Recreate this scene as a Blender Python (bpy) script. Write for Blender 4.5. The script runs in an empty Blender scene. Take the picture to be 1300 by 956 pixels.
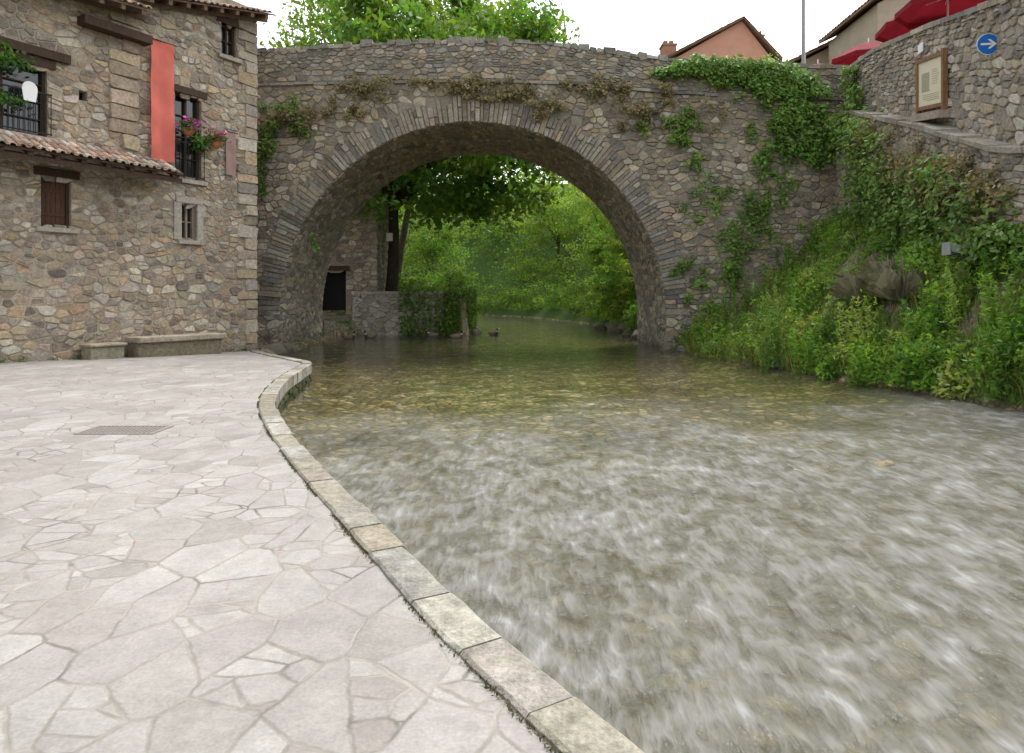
import bpy, math, random
import numpy as np
from mathutils import Vector, noise as mnoise
rng=random.Random(7); nr=np.random.default_rng(11)
scene=bpy.context.scene
COL=scene.collection
WLOC={}
# ---------------------------------------------------------------- materials
def newmat(name):
    m=bpy.data.materials.new(name); m.use_nodes=True
    nt=m.node_tree; nt.nodes.clear()
    return m,nt
class NT:
    def __init__(s,nt): s.nt=nt
    def n(s,t,**k):
        x=s.nt.nodes.new(t)
        for a,b in k.items(): setattr(x,a,b)
        return x
    def l(s,a,b): s.nt.links.new(a,b)
    def ramp(s,fac,stops,interp='LINEAR'):
        r=s.n('ShaderNodeValToRGB'); e=r.color_ramp.elements; r.color_ramp.interpolation=interp
        while len(e)<len(stops): e.new(0.5)
        for i,(p,c) in enumerate(stops):
            e[i].position=p; e[i].color=(c if len(c)==4 else (*c,1)) if isinstance(c,tuple) else (c,c,c,1)
        s.l(fac,r.inputs[0]); return r.outputs[0]
    def mix(s,fac,a,b,bt='MIX'):
        m=s.n('ShaderNodeMix',data_type='RGBA',blend_type=bt)
        for sock,v in ((m.inputs[0],fac),(m.inputs[6],a),(m.inputs[7],b)):
            if isinstance(v,(int,float)): sock.default_value=v
            elif isinstance(v,tuple): sock.default_value=(*v,1) if len(v)==3 else v
            else: s.l(v,sock)
        return m.outputs[2]
    def math(s,op,a,b=0.0,clamp=False):
        m=s.n('ShaderNodeMath',operation=op,use_clamp=clamp)
        for i,v in enumerate((a,b)):
            if isinstance(v,(int,float)): m.inputs[i].default_value=v
            else: s.l(v,m.inputs[i])
        return m.outputs[0]
    def noise(s,vec,scale,detail=4,rough=.55,dist=0.):
        x=s.n('ShaderNodeTexNoise'); x.inputs['Scale'].default_value=scale; x.inputs['Detail'].default_value=detail
        x.inputs['Roughness'].default_value=rough; x.inputs['Distortion'].default_value=dist
        if vec is not None: s.l(vec,x.inputs['Vector'])
        return x.outputs[0]
    def pos(s): return s.n('ShaderNodeNewGeometry').outputs['Position']
    def bump(s,h,strength,dist,prev=None):
        b=s.n('ShaderNodeBump'); b.inputs['Strength'].default_value=strength; b.inputs['Distance'].default_value=dist
        s.l(h,b.inputs['Height'])
        if prev is not None: s.l(prev,b.inputs['Normal'])
        return b.outputs[0]
    def out(s,sh):
        o=s.n('ShaderNodeOutputMaterial'); s.l(sh,o.inputs[0])
    def princ(s,col,rough=.8,normal=None,metal=0.,spec=.3):
        p=s.n('ShaderNodeBsdfPrincipled')
        if isinstance(col,tuple): p.inputs['Base Color'].default_value=(*col,1)
        else: s.l(col,p.inputs['Base Color'])
        if isinstance(rough,(int,float)): p.inputs['Roughness'].default_value=rough
        else: s.l(rough,p.inputs['Roughness'])
        p.inputs['Metallic'].default_value=metal
        p.inputs['Specular IOR Level'].default_value=spec
        if normal is not None: s.l(normal,p.inputs['Normal'])
        return p.outputs[0]

def m_stone(name,lichen=(.30,.29,.22),lich_amt=.35,dark=.5,moss=0.0,gain=1.):
    m,nt=newmat(name); k=NT(nt); p=k.pos()
    a=k.n('ShaderNodeAttribute',attribute_name='Col').outputs['Color']
    n1=k.noise(p,11,4,.68); n2=k.noise(p,.9,4,.65); n3=k.noise(p,45,2,.7); n4=k.noise(p,3.2,4,.7)
    c=k.mix(1.0,a,k.ramp(n1,[(.25,.55*gain),(.75,1.4*gain)]),'MULTIPLY')
    c=k.mix(1.0,c,k.ramp(n3,[(.2,.65),(.8,1.3)]),'MULTIPLY')
    c=k.mix(k.math('MULTIPLY',k.ramp(n4,[(.50,0.),(.64,1.)]),lich_amt),c,lichen)
    c=k.mix(k.ramp(n2,[(.38,dark),(.54,0.)]),c,k.mix(1.,c,(.46,.44,.41),'MULTIPLY'))
    if moss>0:
        z=k.n('ShaderNodeSeparateXYZ'); k.l(p,z.inputs[0])
        zz=k.math('ADD',z.outputs[2],k.math('MULTIPLY',n2,.8))
        mk=k.math('MULTIPLY',k.ramp(k.math('MULTIPLY',zz,.6),[(.0,1.),(.55,0.)]),moss)
        c=k.mix(mk,c,(.035,.045,.012))
    nb=k.bump(n1,.9,.03); nb=k.bump(n3,.7,.008,nb)
    k.out(k.princ(c,.92,nb,spec=.2)); return m
def m_mortar(name,col):
    m,nt=newmat(name); k=NT(nt); p=k.pos()
    n1=k.noise(p,14,4,.7); n2=k.noise(p,1.3,3)
    c=k.mix(1.,col,k.ramp(n1,[(.25,.6),(.8,1.25)]),'MULTIPLY')
    c=k.mix(1.,c,k.ramp(n2,[(.3,.65),(.7,1.15)]),'MULTIPLY')
    k.out(k.princ(c,.95,k.bump(n1,1.,.03),spec=.1)); return m
def m_leaf(name,trans=.35,rough=.5):
    m,nt=newmat(name); k=NT(nt)
    a=k.n('ShaderNodeAttribute',attribute_name='Col').outputs['Color']
    t=k.n('ShaderNodeBsdfTranslucent'); k.l(k.mix(1.,a,(1.7,1.6,.7),'MULTIPLY'),t.inputs[0])
    mx=k.n('ShaderNodeMixShader'); mx.inputs[0].default_value=trans
    k.l(k.princ(a,rough,spec=.25),mx.inputs[1]); k.l(t.outputs[0],mx.inputs[2]); k.out(mx.outputs[0]); return m
def m_attr(name,rough=.8,bs=20,bstr=.5,dist=.01,mot=.3):
    m,nt=newmat(name); k=NT(nt); p=k.pos()
    a=k.n('ShaderNodeAttribute',attribute_name='Col').outputs['Color']
    n1=k.noise(p,bs,4,.65); n2=k.noise(p,2.,3,.6)
    c=k.mix(1.,a,k.ramp(n1,[(.2,1-mot),(.8,1+mot)]),'MULTIPLY')
    c=k.mix(1.,c,k.ramp(n2,[(.3,1-mot),(.7,1+mot*.6)]),'MULTIPLY')
    k.out(k.princ(c,rough,k.bump(n1,bstr,dist),spec=.25)); return m
def m_plain(name,col,rough=.6,metal=0.,var=.15,scale=12,spec=.4):
    m,nt=newmat(name); k=NT(nt); p=k.pos()
    n1=k.noise(p,scale,3,.6)
    c=k.mix(1.,col,k.ramp(n1,[(.25,1-var),(.75,1+var)]),'MULTIPLY')
    k.out(k.princ(c,rough,k.bump(n1,.15,.005),metal,spec)); return m
def m_wood(name,col):
    m,nt=newmat(name); k=NT(nt); p=k.pos()
    mp=k.n('ShaderNodeMapping'); k.l(p,mp.inputs[0]); mp.inputs['Scale'].default_value=(14,14,2.5)
    n1=k.noise(mp.outputs[0],2.,4,.7)
    c=k.mix(1.,col,k.ramp(n1,[(.25,.45),(.75,1.5)]),'MULTIPLY')
    k.out(k.princ(c,.75,k.bump(n1,.5,.008),spec=.25)); return m
def m_cloth(name,col,tr=.35):
    m,nt=newmat(name); k=NT(nt); p=k.pos()
    n1=k.noise(p,2.,3,.6)
    c=k.mix(1.,col,k.ramp(n1,[(.3,.88),(.7,1.1)]),'MULTIPLY')
    t=k.n('ShaderNodeBsdfTranslucent'); k.l(c,t.inputs[0])
    mx=k.n('ShaderNodeMixShader'); mx.inputs[0].default_value=tr
    k.l(k.princ(c,.8,spec=.15),mx.inputs[1]); k.l(t.outputs[0],mx.inputs[2]); k.out(mx.outputs[0]); return m

M_bstone=m_stone('bridge_stone',(.37,.345,.27),lich_amt=.45,dark=.25,moss=.4,gain=1.06)
M_hstone=m_stone('house_stone',(.41,.35,.265),.4,.2,.2)
M_mort=m_mortar('mortar',(.29,.255,.20))
M_hmort=m_mortar('house_mortar',(.39,.33,.255))
M_leaf=m_leaf('leaf',.45); M_ivy=m_leaf('ivy_leaf',.25)
M_tile=m_attr('roof_tile_clay',.85,18,.6,.01,.3)
M_rock=m_stone('river_rock',(.3,.28,.22),.3,.4,.6)
M_wood=m_wood('dark_timber',(.055,.032,.02)); M_wood2=m_wood('weathered_timber',(.14,.09,.055)); M_woodg=m_wood('grey_timber',(.26,.22,.17)); M_woodb=m_wood('brown_frame_timber',(.22,.12,.06)); M_shut=m_wood('shutter_brown',(.085,.042,.026))
M_bark=m_attr('bark',.9,10,1.,.04,.4)
M_iron=m_plain('black_iron',(.02,.02,.022),.5,.6)
M_glass=m_plain('dark_window_glass',(.018,.02,.022),.08,0,.1,4,.8)
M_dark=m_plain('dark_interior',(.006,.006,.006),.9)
M_red=m_cloth('red_banner_cloth',(.72,.19,.145),.25); M_pink=m_cloth('pink_cloth',(.36,.24,.22),.2)
M_paras=m_cloth('red_parasol_cloth',(.22,.012,.022),.2)
M_grey=m_plain('grey_paint',(.16,.17,.17),.5,.3); M_white=m_plain('white_paint',(.75,.75,.75),.4,0,.03)
M_blue=m_plain('sign_blue',(.01,.14,.50),.4,0,.05)
M_cream=m_plain('board_cream',(.66,.60,.44),.6,0,.06,30); M_olive=m_plain('board_print',(.34,.33,.22),.6,0,.2,40)
M_pinkwall=m_plain('salmon_render',(.58,.32,.225),.9,0,.1,2); M_brick=m_attr('brick',.9,20,.5,.01,.25)
M_plast=m_plain('plaster',(.42,.35,.27),.9,0,.12,2)
M_feather=m_attr('feather',.6,30,.3,.005,.2)
M_flower=m_attr('petal',.6,30,.1,.002,.15)
M_straw=m_attr('dry_straw',.8,30,.1,.002,.15)
M_terra=m_plain('terracotta',(.35,.13,.06),.8)
M_lgrey=m_plain('light_grey_metal',(.35,.36,.36),.5,.2)

def m_paving():
    m,nt=newmat('crazy_paving'); k=NT(nt); p=k.pos()
    nz=k.n('ShaderNodeTexNoise'); nz.inputs['Scale'].default_value=7; nz.inputs['Detail'].default_value=3; k.l(p,nz.inputs['Vector'])
    sub=k.n('ShaderNodeVectorMath',operation='SUBTRACT'); k.l(nz.outputs['Color'],sub.inputs[0]); sub.inputs[1].default_value=(.5,.5,.5)
    sc=k.n('ShaderNodeVectorMath',operation='SCALE'); k.l(sub.outputs[0],sc.inputs[0]); sc.inputs['Scale'].default_value=.035
    ad=k.n('ShaderNodeVectorMath',operation='ADD'); k.l(p,ad.inputs[0]); k.l(sc.outputs[0],ad.inputs[1])
    def lvl(scale,rot,sx,sy):
        mp=k.n('ShaderNodeMapping'); k.l(ad.outputs[0],mp.inputs[0]); mp.inputs['Rotation'].default_value=(0,0,rot); mp.inputs['Scale'].default_value=(sx,sy,0)
        o=[]
        for feat in ('F1','DISTANCE_TO_EDGE'):
            v=k.n('ShaderNodeTexVoronoi',voronoi_dimensions='2D',feature=feat); v.inputs['Scale'].default_value=scale; v.inputs['Randomness'].default_value=.95
            k.l(mp.outputs[0],v.inputs['Vector']); o.append(v)
        s=k.n('ShaderNodeSeparateColor'); k.l(o[0].outputs['Color'],s.inputs[0])
        return s,k.math('DIVIDE',o[1].outputs[0],scale)
    sA,eA=lvl(2.75,.5,1.25,.85); sB,eB=lvl(4.3,1.2,.8,1.3)
    sel=k.math('GREATER_THAN',sA.outputs[2],.62)
    eB2=k.math('ADD',eB,k.math('MULTIPLY',k.math('SUBTRACT',1.,sel),10.))
    e0=k.math('MINIMUM',eA,eB2)
    rid=k.math('FRACT',k.math('ADD',sA.outputs[0],k.math('MULTIPLY',sel,sB.outputs[0])))
    rid2=k.math('FRACT',k.math('ADD',sA.outputs[1],k.math('MULTIPLY',sel,sB.outputs[1])))
    n1=k.noise(p,5,4,.6); n2=k.noise(p,60,3,.7); n3=k.noise(p,.6,3,.6); n5=k.noise(p,1.8,4,.7,.4); n6=k.noise(p,22,4,.7)
    slab=k.ramp(rid,[(0,(.255,.232,.208)),(.25,(.315,.30,.275)),(.5,(.28,.257,.238)),(.75,(.34,.325,.30)),(1,(.245,.228,.205))])
    slab=k.mix(1.,slab,k.ramp(n1,[(.25,.84),(.75,1.12)]),'MULTIPLY')
    slab=k.mix(1.,slab,k.ramp(n2,[(.2,.78),(.8,1.18)]),'MULTIPLY')
    slab=k.mix(1.,slab,k.ramp(n6,[(.3,.88),(.7,1.08)]),'MULTIPLY')
    edge=k.math('ADD',e0,k.math('MULTIPLY',k.math('SUBTRACT',n6,.5),.015))
    jm=k.ramp(edge,[(.004,1.),(.010,0.)]); dk=k.ramp(edge,[(.005,1.),(.014,0.)])
    mort=k.mix(1.,(.27,.25,.215),k.ramp(n5,[(.35,.5),(.6,1.2)]),'MULTIPLY')
    c=k.mix(k.math('MULTIPLY',dk,.4),slab,(.13,.115,.095))
    c=k.mix(jm,c,mort)
    c=k.mix(k.ramp(n5,[(.54,0.),(.72,.35)]),c,k.mix(1.,c,(.66,.63,.58),'MULTIPLY'))
    c=k.mix(1.,c,k.ramp(n3,[(.3,.86),(.7,1.08)]),'MULTIPLY')
    h=k.math('ADD',k.ramp(edge,[(.003,0.),(.018,1.)]),k.math('MULTIPLY',rid2,.6))
    nb=k.bump(h,.45,.010); nb=k.bump(n1,.5,.012,nb); nb=k.bump(n6,.45,.005,nb)
    k.out(k.princ(c,.8,nb,spec=.2)); return m
M_pave=m_paving()
def m_ground():
    m,nt=newmat('ground_soil_and_bed'); k=NT(nt); p=k.pos()
    s=k.n('ShaderNodeSeparateXYZ'); k.l(p,s.inputs[0])
    mp=k.n('ShaderNodeMapping'); k.l(p,mp.inputs[0]); mp.inputs['Scale'].default_value=(1,1,0)
    def vor(feat,scale):
        v=k.n('ShaderNodeTexVoronoi',voronoi_dimensions='2D',feature=feat); v.inputs['Scale'].default_value=scale
        k.l(mp.outputs[0],v.inputs['Vector']); return v
    v1=vor('F1',5.5); ve=vor('DISTANCE_TO_EDGE',5.5)
    sp=k.n('ShaderNodeSeparateColor'); k.l(v1.outputs['Color'],sp.inputs[0])
    peb=k.ramp(sp.outputs[0],[(0,(.14,.115,.06)),(.3,(.27,.21,.11)),(.55,(.18,.16,.10)),(.8,(.42,.31,.16)),(1,(.55,.47,.32))])
    peb=k.mix(k.ramp(ve.outputs[0],[(.0,.85),(.16,0.)]),peb,(.045,.045,.025))
    n1=k.noise(p,1.2,4,.65); n2=k.noise(p,9,4,.7)
    peb=k.mix(1.,peb,k.ramp(n1,[(.3,.5),(.7,1.3)]),'MULTIPLY')
    soil=k.ramp(n2,[(.3,(.12,.095,.065)),(.5,(.23,.19,.14)),(.7,(.36,.31,.24))])
    grass=k.ramp(n2,[(.3,(.04,.08,.018)),(.7,(.10,.165,.04))])
    far=k.ramp(k.math('MULTIPLY',s.outputs[1],.01),[(.40,0.),(.46,.5)])
    land=k.mix(k.ramp(k.math('ADD',n1,far),[(.46,0.),(.62,1.)]),soil,grass)
    c=k.mix(k.ramp(k.math('ADD',s.outputs[2],.5),[(.17,0.),(.3,1.)]),peb,land)
    h=k.ramp(ve.outputs[0],[(0.,0.),(.3,1.)],'EASE')
    nb=k.bump(h,.8,.06); nb=k.bump(n2,.8,.05,nb)
    k.out(k.princ(c,.9,nb,spec=.15)); return m
M_ground=m_ground()
def m_water():
    m,nt=newmat('river_water'); k=NT(nt); p=k.pos()
    s=k.n('ShaderNodeSeparateXYZ'); k.l(p,s.inputs[0])
    def mapd(sx,sy,rot):
        mp=k.n('ShaderNodeMapping'); k.l(p,mp.inputs[0]); mp.inputs['Rotation'].default_value=(0,0,math.radians(rot)); mp.inputs['Scale'].default_value=(sx,sy,0); return mp.outputs[0]
    q=mapd(1.8,1.15,-24); q2=mapd(3.,.7,-20)
    nA=k.noise(q,2.9,3,.5,.35); nB=k.noise(q2,5.5,3,.55,.2); nC=k.noise(p,.3,2,.5); nD=k.noise(q,.8,2,.5,.2)
    yy=k.math('ADD',s.outputs[1],k.math('MULTIPLY',k.math('SUBTRACT',nC,.5),9.))
    yy=k.math('ADD',yy,k.math('MULTIPLY',s.outputs[0],-.25))
    riff=k.ramp(k.math('MULTIPLY',yy,.05),[(.34,1.),(.64,0.)],'EASE')
    f=k.math('ADD',k.math('MULTIPLY',nA,.45),k.math('ADD',k.math('MULTIPLY',nB,.30),k.math('MULTIPLY',nD,.25)))
    foam=k.ramp(f,[(.36,.42),(.50,.60),(.64,.80)])
    foam=k.math('ADD',k.math('MULTIPLY',foam,riff),.03)
    b=k.n('ShaderNodeBump'); b.inputs['Distance'].default_value=.12
    k.l(k.math('ADD',nA,k.math('MULTIPLY',nB,.4)),b.inputs['Height'])
    k.l(k.math('ADD',k.math('MULTIPLY',riff,.65),.07),b.inputs['Strength'])
    wv=k.noise(p,3.4,2,.5); nb=k.bump(wv,.24,.04,b.outputs[0])
    fr=k.n('ShaderNodeFresnel'); fr.inputs[0].default_value=1.25; k.l(nb,fr.inputs['Normal'])
    tr=k.n('ShaderNodeBsdfTransparent'); tr.inputs[0].default_value=(.83,.84,.69,1)
    gl=k.n('ShaderNodeBsdfGlossy'); gl.inputs['Roughness'].default_value=.09; k.l(nb,gl.inputs['Normal']); gl.inputs[0].default_value=(.95,.98,1,1)
    mx=k.n('ShaderNodeMixShader'); k.l(fr.outputs[0],mx.inputs[0]); k.l(tr.outputs[0],mx.inputs[1]); k.l(gl.outputs[0],mx.inputs[2])
    milk=k.n('ShaderNodeBsdfDiffuse'); k.l(nb,milk.inputs['Normal'])
    k.l(k.ramp(f,[(.36,(.135,.128,.095)),(.46,(.185,.180,.150)),(.56,(.24,.238,.217)),(.64,(.315,.32,.31)),(.74,(.47,.48,.48))],'EASE'),milk.inputs[0])
    m2=k.n('ShaderNodeMixShader'); k.l(foam,m2.inputs[0]); k.l(mx.outputs[0],m2.inputs[1]); k.l(milk.outputs[0],m2.inputs[2])
    k.out(m2.outputs[0]); return m
M_water=m_water()
# ---------------------------------------------------------------- builders
def thing(name,label,cat,loc,group=None,kind=None):
    e=bpy.data.objects.new(name,None); e.location=loc; COL.objects.link(e); WLOC[e.name]=Vector(loc)
    e.empty_display_size=.3
    e['label']=label; e['category']=cat
    if group: e['group']=group
    if kind: e['kind']=kind
    return e
def build(name,V,F,C,mats,MI=None,parent=None,label=None,cat=None,group=None,kind=None,smooth=False,origin=None):
    V=np.asarray(V,dtype=np.float64).reshape(-1,3)
    if parent is not None: o=np.array(WLOC[parent.name])
    elif origin is not None: o=np.array(origin,float)
    else: o=np.array([(V[:,0].min()+V[:,0].max())/2,(V[:,1].min()+V[:,1].max())/2,V[:,2].min()])
    me=bpy.data.meshes.new(name)
    V2=(V-o)
    if isinstance(F,np.ndarray):
        n=len(F); kk=F.shape[1]
        me.vertices.add(len(V2)); me.vertices.foreach_set('co',V2.astype(np.float32).ravel())
        me.loops.add(n*kk); me.loops.foreach_set('vertex_index',F.astype(np.int32).ravel())
        me.polygons.add(n); me.polygons.foreach_set('loop_start',np.arange(n,dtype=np.int32)*kk)
        me.update(calc_edges=True)
    else:
        me.from_pydata(V2.tolist(),[],F); me.update()
    if C is not None:
        a=me.attributes.new('Col','FLOAT_COLOR','FACE')
        C=np.asarray(C,dtype=np.float32); C4=np.concatenate([C[:,:3],np.ones((len(C),1),np.float32)],1)
        a.data.foreach_set('color',C4.ravel())
    for m in (mats if isinstance(mats,list) else [mats]): me.materials.append(m)
    if MI is not None: me.polygons.foreach_set('material_index',np.asarray(MI,dtype=np.int32))
    if smooth: me.polygons.foreach_set('use_smooth',np.ones(len(me.polygons),dtype=bool))
    ob=bpy.data.objects.new(name,me); COL.objects.link(ob)
    if parent is not None:
        ob.parent=parent; WLOC[ob.name]=WLOC[parent.name]
    else:
        ob.location=o; WLOC[ob.name]=Vector(o)
    if label: ob['label']=label
    if cat: ob['category']=cat
    if group: ob['group']=group
    if kind: ob['kind']=kind
    return ob
class MB:
    def __init__(s): s.v=[];s.f=[];s.c=[];s.mi=[]
    def add(s,vs,fs,col=(.5,.5,.5),mi=0):
        b=len(s.v); s.v.extend([tuple(x) for x in vs])
        for f in fs: s.f.append([i+b for i in f]); s.c.append(col); s.mi.append(mi)
    def box(s,F,a0,a1,b0,b1,c0,c1,col=(.5,.5,.5),mi=0):
        vs=[F(a,b,c) for a in (a0,a1) for b in (b0,b1) for c in (c0,c1)]
        s.add(vs,[(0,1,3,2),(4,6,7,5),(0,4,5,1),(2,3,7,6),(0,2,6,4),(1,5,7,3)],col,mi)
    def tube(s,pts,rad,seg=8,col=(.5,.5,.5),mi=0,cap=True,flat=1.0):
        pts=[Vector(p) for p in pts]; n=len(pts); vs=[]; ref=Vector((0,0,1)); prev=None
        for i,p in enumerate(pts):
            t=(pts[min(i+1,n-1)]-pts[max(i-1,0)]).normalized()
            if prev is None:
                r=ref if abs(t.dot(ref))<.9 else Vector((1,0,0)); a=t.cross(r).normalized()
            else: a=(prev-t*prev.dot(t)).normalized()
            prev=a; b=t.cross(a)
            for j in range(seg):
                w=2*math.pi*j/seg; vs.append(p+a*math.cos(w)*rad[i]+b*math.sin(w)*rad[i]*flat)
        fs=[(i*seg+j,i*seg+(j+1)%seg,(i+1)*seg+(j+1)%seg,(i+1)*seg+j) for i in range(n-1) for j in range(seg)]
        if cap: fs+=[tuple(range(seg))[::-1],tuple((n-1)*seg+j for j in range(seg))]
        s.add(vs,fs,col,mi)
    def obj(s,name,mats,**k): return build(name,s.v,s.f,s.c,mats,MI=s.mi,**k)
ID=lambda a,b,c:(a,b,c)
def jit(c,a=.15):
    f=rng.uniform(1-a,1+a); return (c[0]*f*rng.uniform(.95,1.05),c[1]*f,c[2]*f*rng.uniform(.93,1.07))
def poly_stone(mb,mapf,P,col,ext,mi=0,insm=.03):
    n=len(P); cx=sum(a for a,b in P)/n; cy=sum(b for a,b in P)/n
    e=rng.uniform(*ext); tx,ty=rng.uniform(-.05,.05),rng.uniform(-.08,.08)
    r=sum(math.hypot(a-cx,b-cy) for a,b in P)/n
    if r<.015: return
    k1=1-min(.012,r*.1)/r; k2=1-min(insm,r*.3)/r
    vs=[mapf(a,b,-.03) for a,b in P]
    vs+=[mapf(cx+(a-cx)*k1,cy+(b-cy)*k1,e*.6) for a,b in P]
    vs+=[mapf(cx+(a-cx)*k2,cy+(b-cy)*k2,e+tx*(a-cx)+ty*(b-cy)) for a,b in P]
    fs=[(i,(i+1)%n,n+(i+1)%n,n+i) for i in range(n)]+[(n+i,n+(i+1)%n,2*n+(i+1)%n,2*n+i) for i in range(n)]+[tuple(range(2*n,3*n))]
    mb.add(vs,fs,col,mi)
def stone(mb,mapf,u,v,w,h,pal,gap,ext,mi=0,cutmax=.3):
    g=gap*rng.uniform(.6,1.4)
    x0,x1,y0,y1=u+g/2,u+w-g/2,v+g/2,v+h-g/2
    if x1-x0<.02 or y1-y0<.02: return
    m=min(x1-x0,y1-y0); cs=[m*rng.uniform(.06,cutmax) for _ in range(4)]; j=m*.08
    P=[(x0+cs[0],y0),(x1-cs[1],y0),(x1,y0+cs[1]),(x1,y1-cs[2]),(x1-cs[2],y1),(x0+cs[3],y1),(x0,y1-cs[3]),(x0,y0+cs[0])]
    P=[(a+rng.uniform(-j,j),b+rng.uniform(-j,j)) for a,b in P]
    poly_stone(mb,mapf,P,jit(rng.choice(pal),.22),ext,mi)
def clip(P,mx,my,nx,ny):
    out=[]; n=len(P); d=[(a-mx)*nx+(b-my)*ny for a,b in P]
    for i in range(n):
        j=(i+1)%n; di,dj=d[i],d[j]
        if di<=0: out.append(P[i])
        if (di<0<dj) or (dj<0<di):
            t=di/(di-dj); out.append((P[i][0]+(P[j][0]-P[i][0])*t,P[i][1]+(P[j][1]-P[i][1])*t))
    return out
# irregular rubble: stones are cells of a stretched Voronoi tessellation over jittered rough courses
def rubble(mb,mapf,spans,v0,v1,hr,wr,pal,gap=.03,ext=(.015,.06),mi=0,jx=.22,jy=.30,var=.25,AN=1.6,ch=(.1,.24)):
    seeds=[]; v=v0
    while v<v1-.03:
        h=min(rng.uniform(*hr),v1-v)
        if v1-v-h<.07: h=v1-v
        for (ua,ub) in spans(v,v+h):
            u=ua
            while u<ub-.03:
                w=rng.uniform(*wr)*(.65+.6*h/hr[1])
                if ub-u-w<.12: w=ub-u
                big=rng.random()
                if big<.16 and h>.14:
                    q=h*rng.uniform(.3,.6); seeds.append((u+w*.5,v+q*.5,w,q,ua,ub)); seeds.append((u+w*.5,v+q+(h-q)*.5,w,h-q,ua,ub))
                else:
                    seeds.append((u+w*(.5+rng.uniform(-jx,jx)),v+h*(.5+rng.uniform(-jy,jy)),w,h,ua,ub))
                u+=w
        v+=h
    cs=.45; grid={}
    for i,s_ in enumerate(seeds): grid.setdefault((int(s_[0]//cs),int(s_[1]//cs)),[]).append(i)
    for i,(x,y,w,h,ua,ub) in enumerate(seeds):
        X0,X1=max(ua,x-w*1.05),min(ub,x+w*1.05); Y0,Y1=max(v0,y-h*1.1),min(v1,y+h*1.1)
        P=[(X0,Y0*AN),(X1,Y0*AN),(X1,Y1*AN),(X0,Y1*AN)]; gx_,gy_=int(x//cs),int(y//cs); nb=[]
        for a in (-1,0,1):
            for b in (-1,0,1): nb+=grid.get((gx_+a,gy_+b),[])
        for j in nb:
            if j==i: continue
            x2,y2=seeds[j][0],seeds[j][1]
            dx,dy=x2-x,(y2-y)*AN; L=math.hypot(dx,dy)
            if L<1e-4 or L>1.5: continue
            s1=seeds[i][2]*seeds[i][3]; s2=seeds[j][2]*seeds[j][3]; f=.5+.12*max(-1,min(1,(s1-s2)/max(s1,s2)))
            g=gap*.5/L*1.15
            P=clip(P,x+dx*(f-g),y*AN+dy*(f-g),dx/L,dy/L)
            if len(P)<3: break
        if len(P)<3: continue
        P=[(a,b/AN) for a,b in P]
        Q=[p for k_,p in enumerate(P) if math.hypot(p[0]-P[k_-1][0],p[1]-P[k_-1][1])>.012]
        if len(Q)<3: continue
        R_=[]
        for k_ in range(len(Q)):
            a=Q[k_]; b=Q[(k_+1)%len(Q)]; c1=rng.uniform(*ch); c2=rng.uniform(*ch)
            R_.append((a[0]+(b[0]-a[0])*c1,a[1]+(b[1]-a[1])*c1)); R_.append((b[0]+(a[0]-b[0])*c2,b[1]+(a[1]-b[1])*c2))
        poly_stone(mb,mapf,R_,jit(rng.choice(pal),var),ext,mi)
def sub(ua,ub,blocks):
    out=[(ua,ub)]
    for a,b in blocks:
        o2=[]
        for p,q in out:
            if b<=p or a>=q: o2.append((p,q))
            else:
                if a-p>.04: o2.append((p,a))
                if q-b>.04: o2.append((b,q))
        out=o2
    return out
def warp(u,v,a=.05):
    return (a*(math.sin(u*1.3+v*.7)+.6*math.sin(u*2.9-v*1.1+2)), a*(math.sin(u*.9+1.3)+.7*math.sin(u*2.3+v*.8)+.4*math.sin(u*5.1+v)))
# leaves
def leafdata(P,size,bias=None,asp=.55,up=.5):
    P=np.asarray(P); n=len(P)
    nrm=nr.normal(size=(n,3)); 
    if bias is not None: nrm+=np.asarray(bias)*1.6
    nrm[:,2]+=up
    nrm/=np.linalg.norm(nrm,axis=1,keepdims=True)+1e-9
    r=nr.normal(size=(n,3)); a=np.cross(nrm,r); a/=np.linalg.norm(a,axis=1,keepdims=True)+1e-9
    b=np.cross(nrm,a)
    L=(size*nr.uniform(.6,1.3,size=n))[:,None]
    V=np.stack([P-a*L,P+b*L*asp+a*L*.15,P+a*L,P-b*L*asp+a*L*.15],1).reshape(-1,3)
    F=np.arange(n*4).reshape(-1,4)
    return V,F
def leafcol(n,base,var=.25,yel=.15):
    f=nr.uniform(1-var,1+var,size=(n,1)); c=np.array(base)[None,:]*f
    c[:,0]*=nr.uniform(1-yel,1+yel*2,size=n); return c
def leafobj(name,P,size,cols,mat,bias=None,asp=.55,up=.5,**k):
    V,F=leafdata(P,size,bias,asp,up); return build(name,V,F,cols,mat,**k)
def crown_pts(c,rad,ncl,clr,per,shell=.45,zcut=-1.,base=(.05,.11,.02),var=.3,test=None):
    Ps=[];Cs=[]
    i=0
    while i<ncl:
        d=nr.normal(size=3); d/=np.linalg.norm(d)
        if d[2]<zcut: continue
        r=shell+(1-shell)*nr.random()**.6
        bumpy=1+.22*math.sin(d[0]*5+d[2]*4)+.12*math.sin(d[1]*9+d[0]*7)
        q=np.array(c)+d*np.array(rad)*r*bumpy
        i+=1
        if test is not None and not test(q): continue
        cr=clr*nr.uniform(.6,1.4); n=int(per*nr.uniform(.6,1.4))
        p=nr.normal(size=(n,3))*np.array([cr,cr,cr*.55])*.55+q
        Ps.append(p); b=np.array(base)*nr.uniform(1-var,1+var); b[0]*=nr.uniform(.85,1.3)
        Cs.append(leafcol(n,b))
    return np.concatenate(Ps),np.concatenate(Cs)
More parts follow.
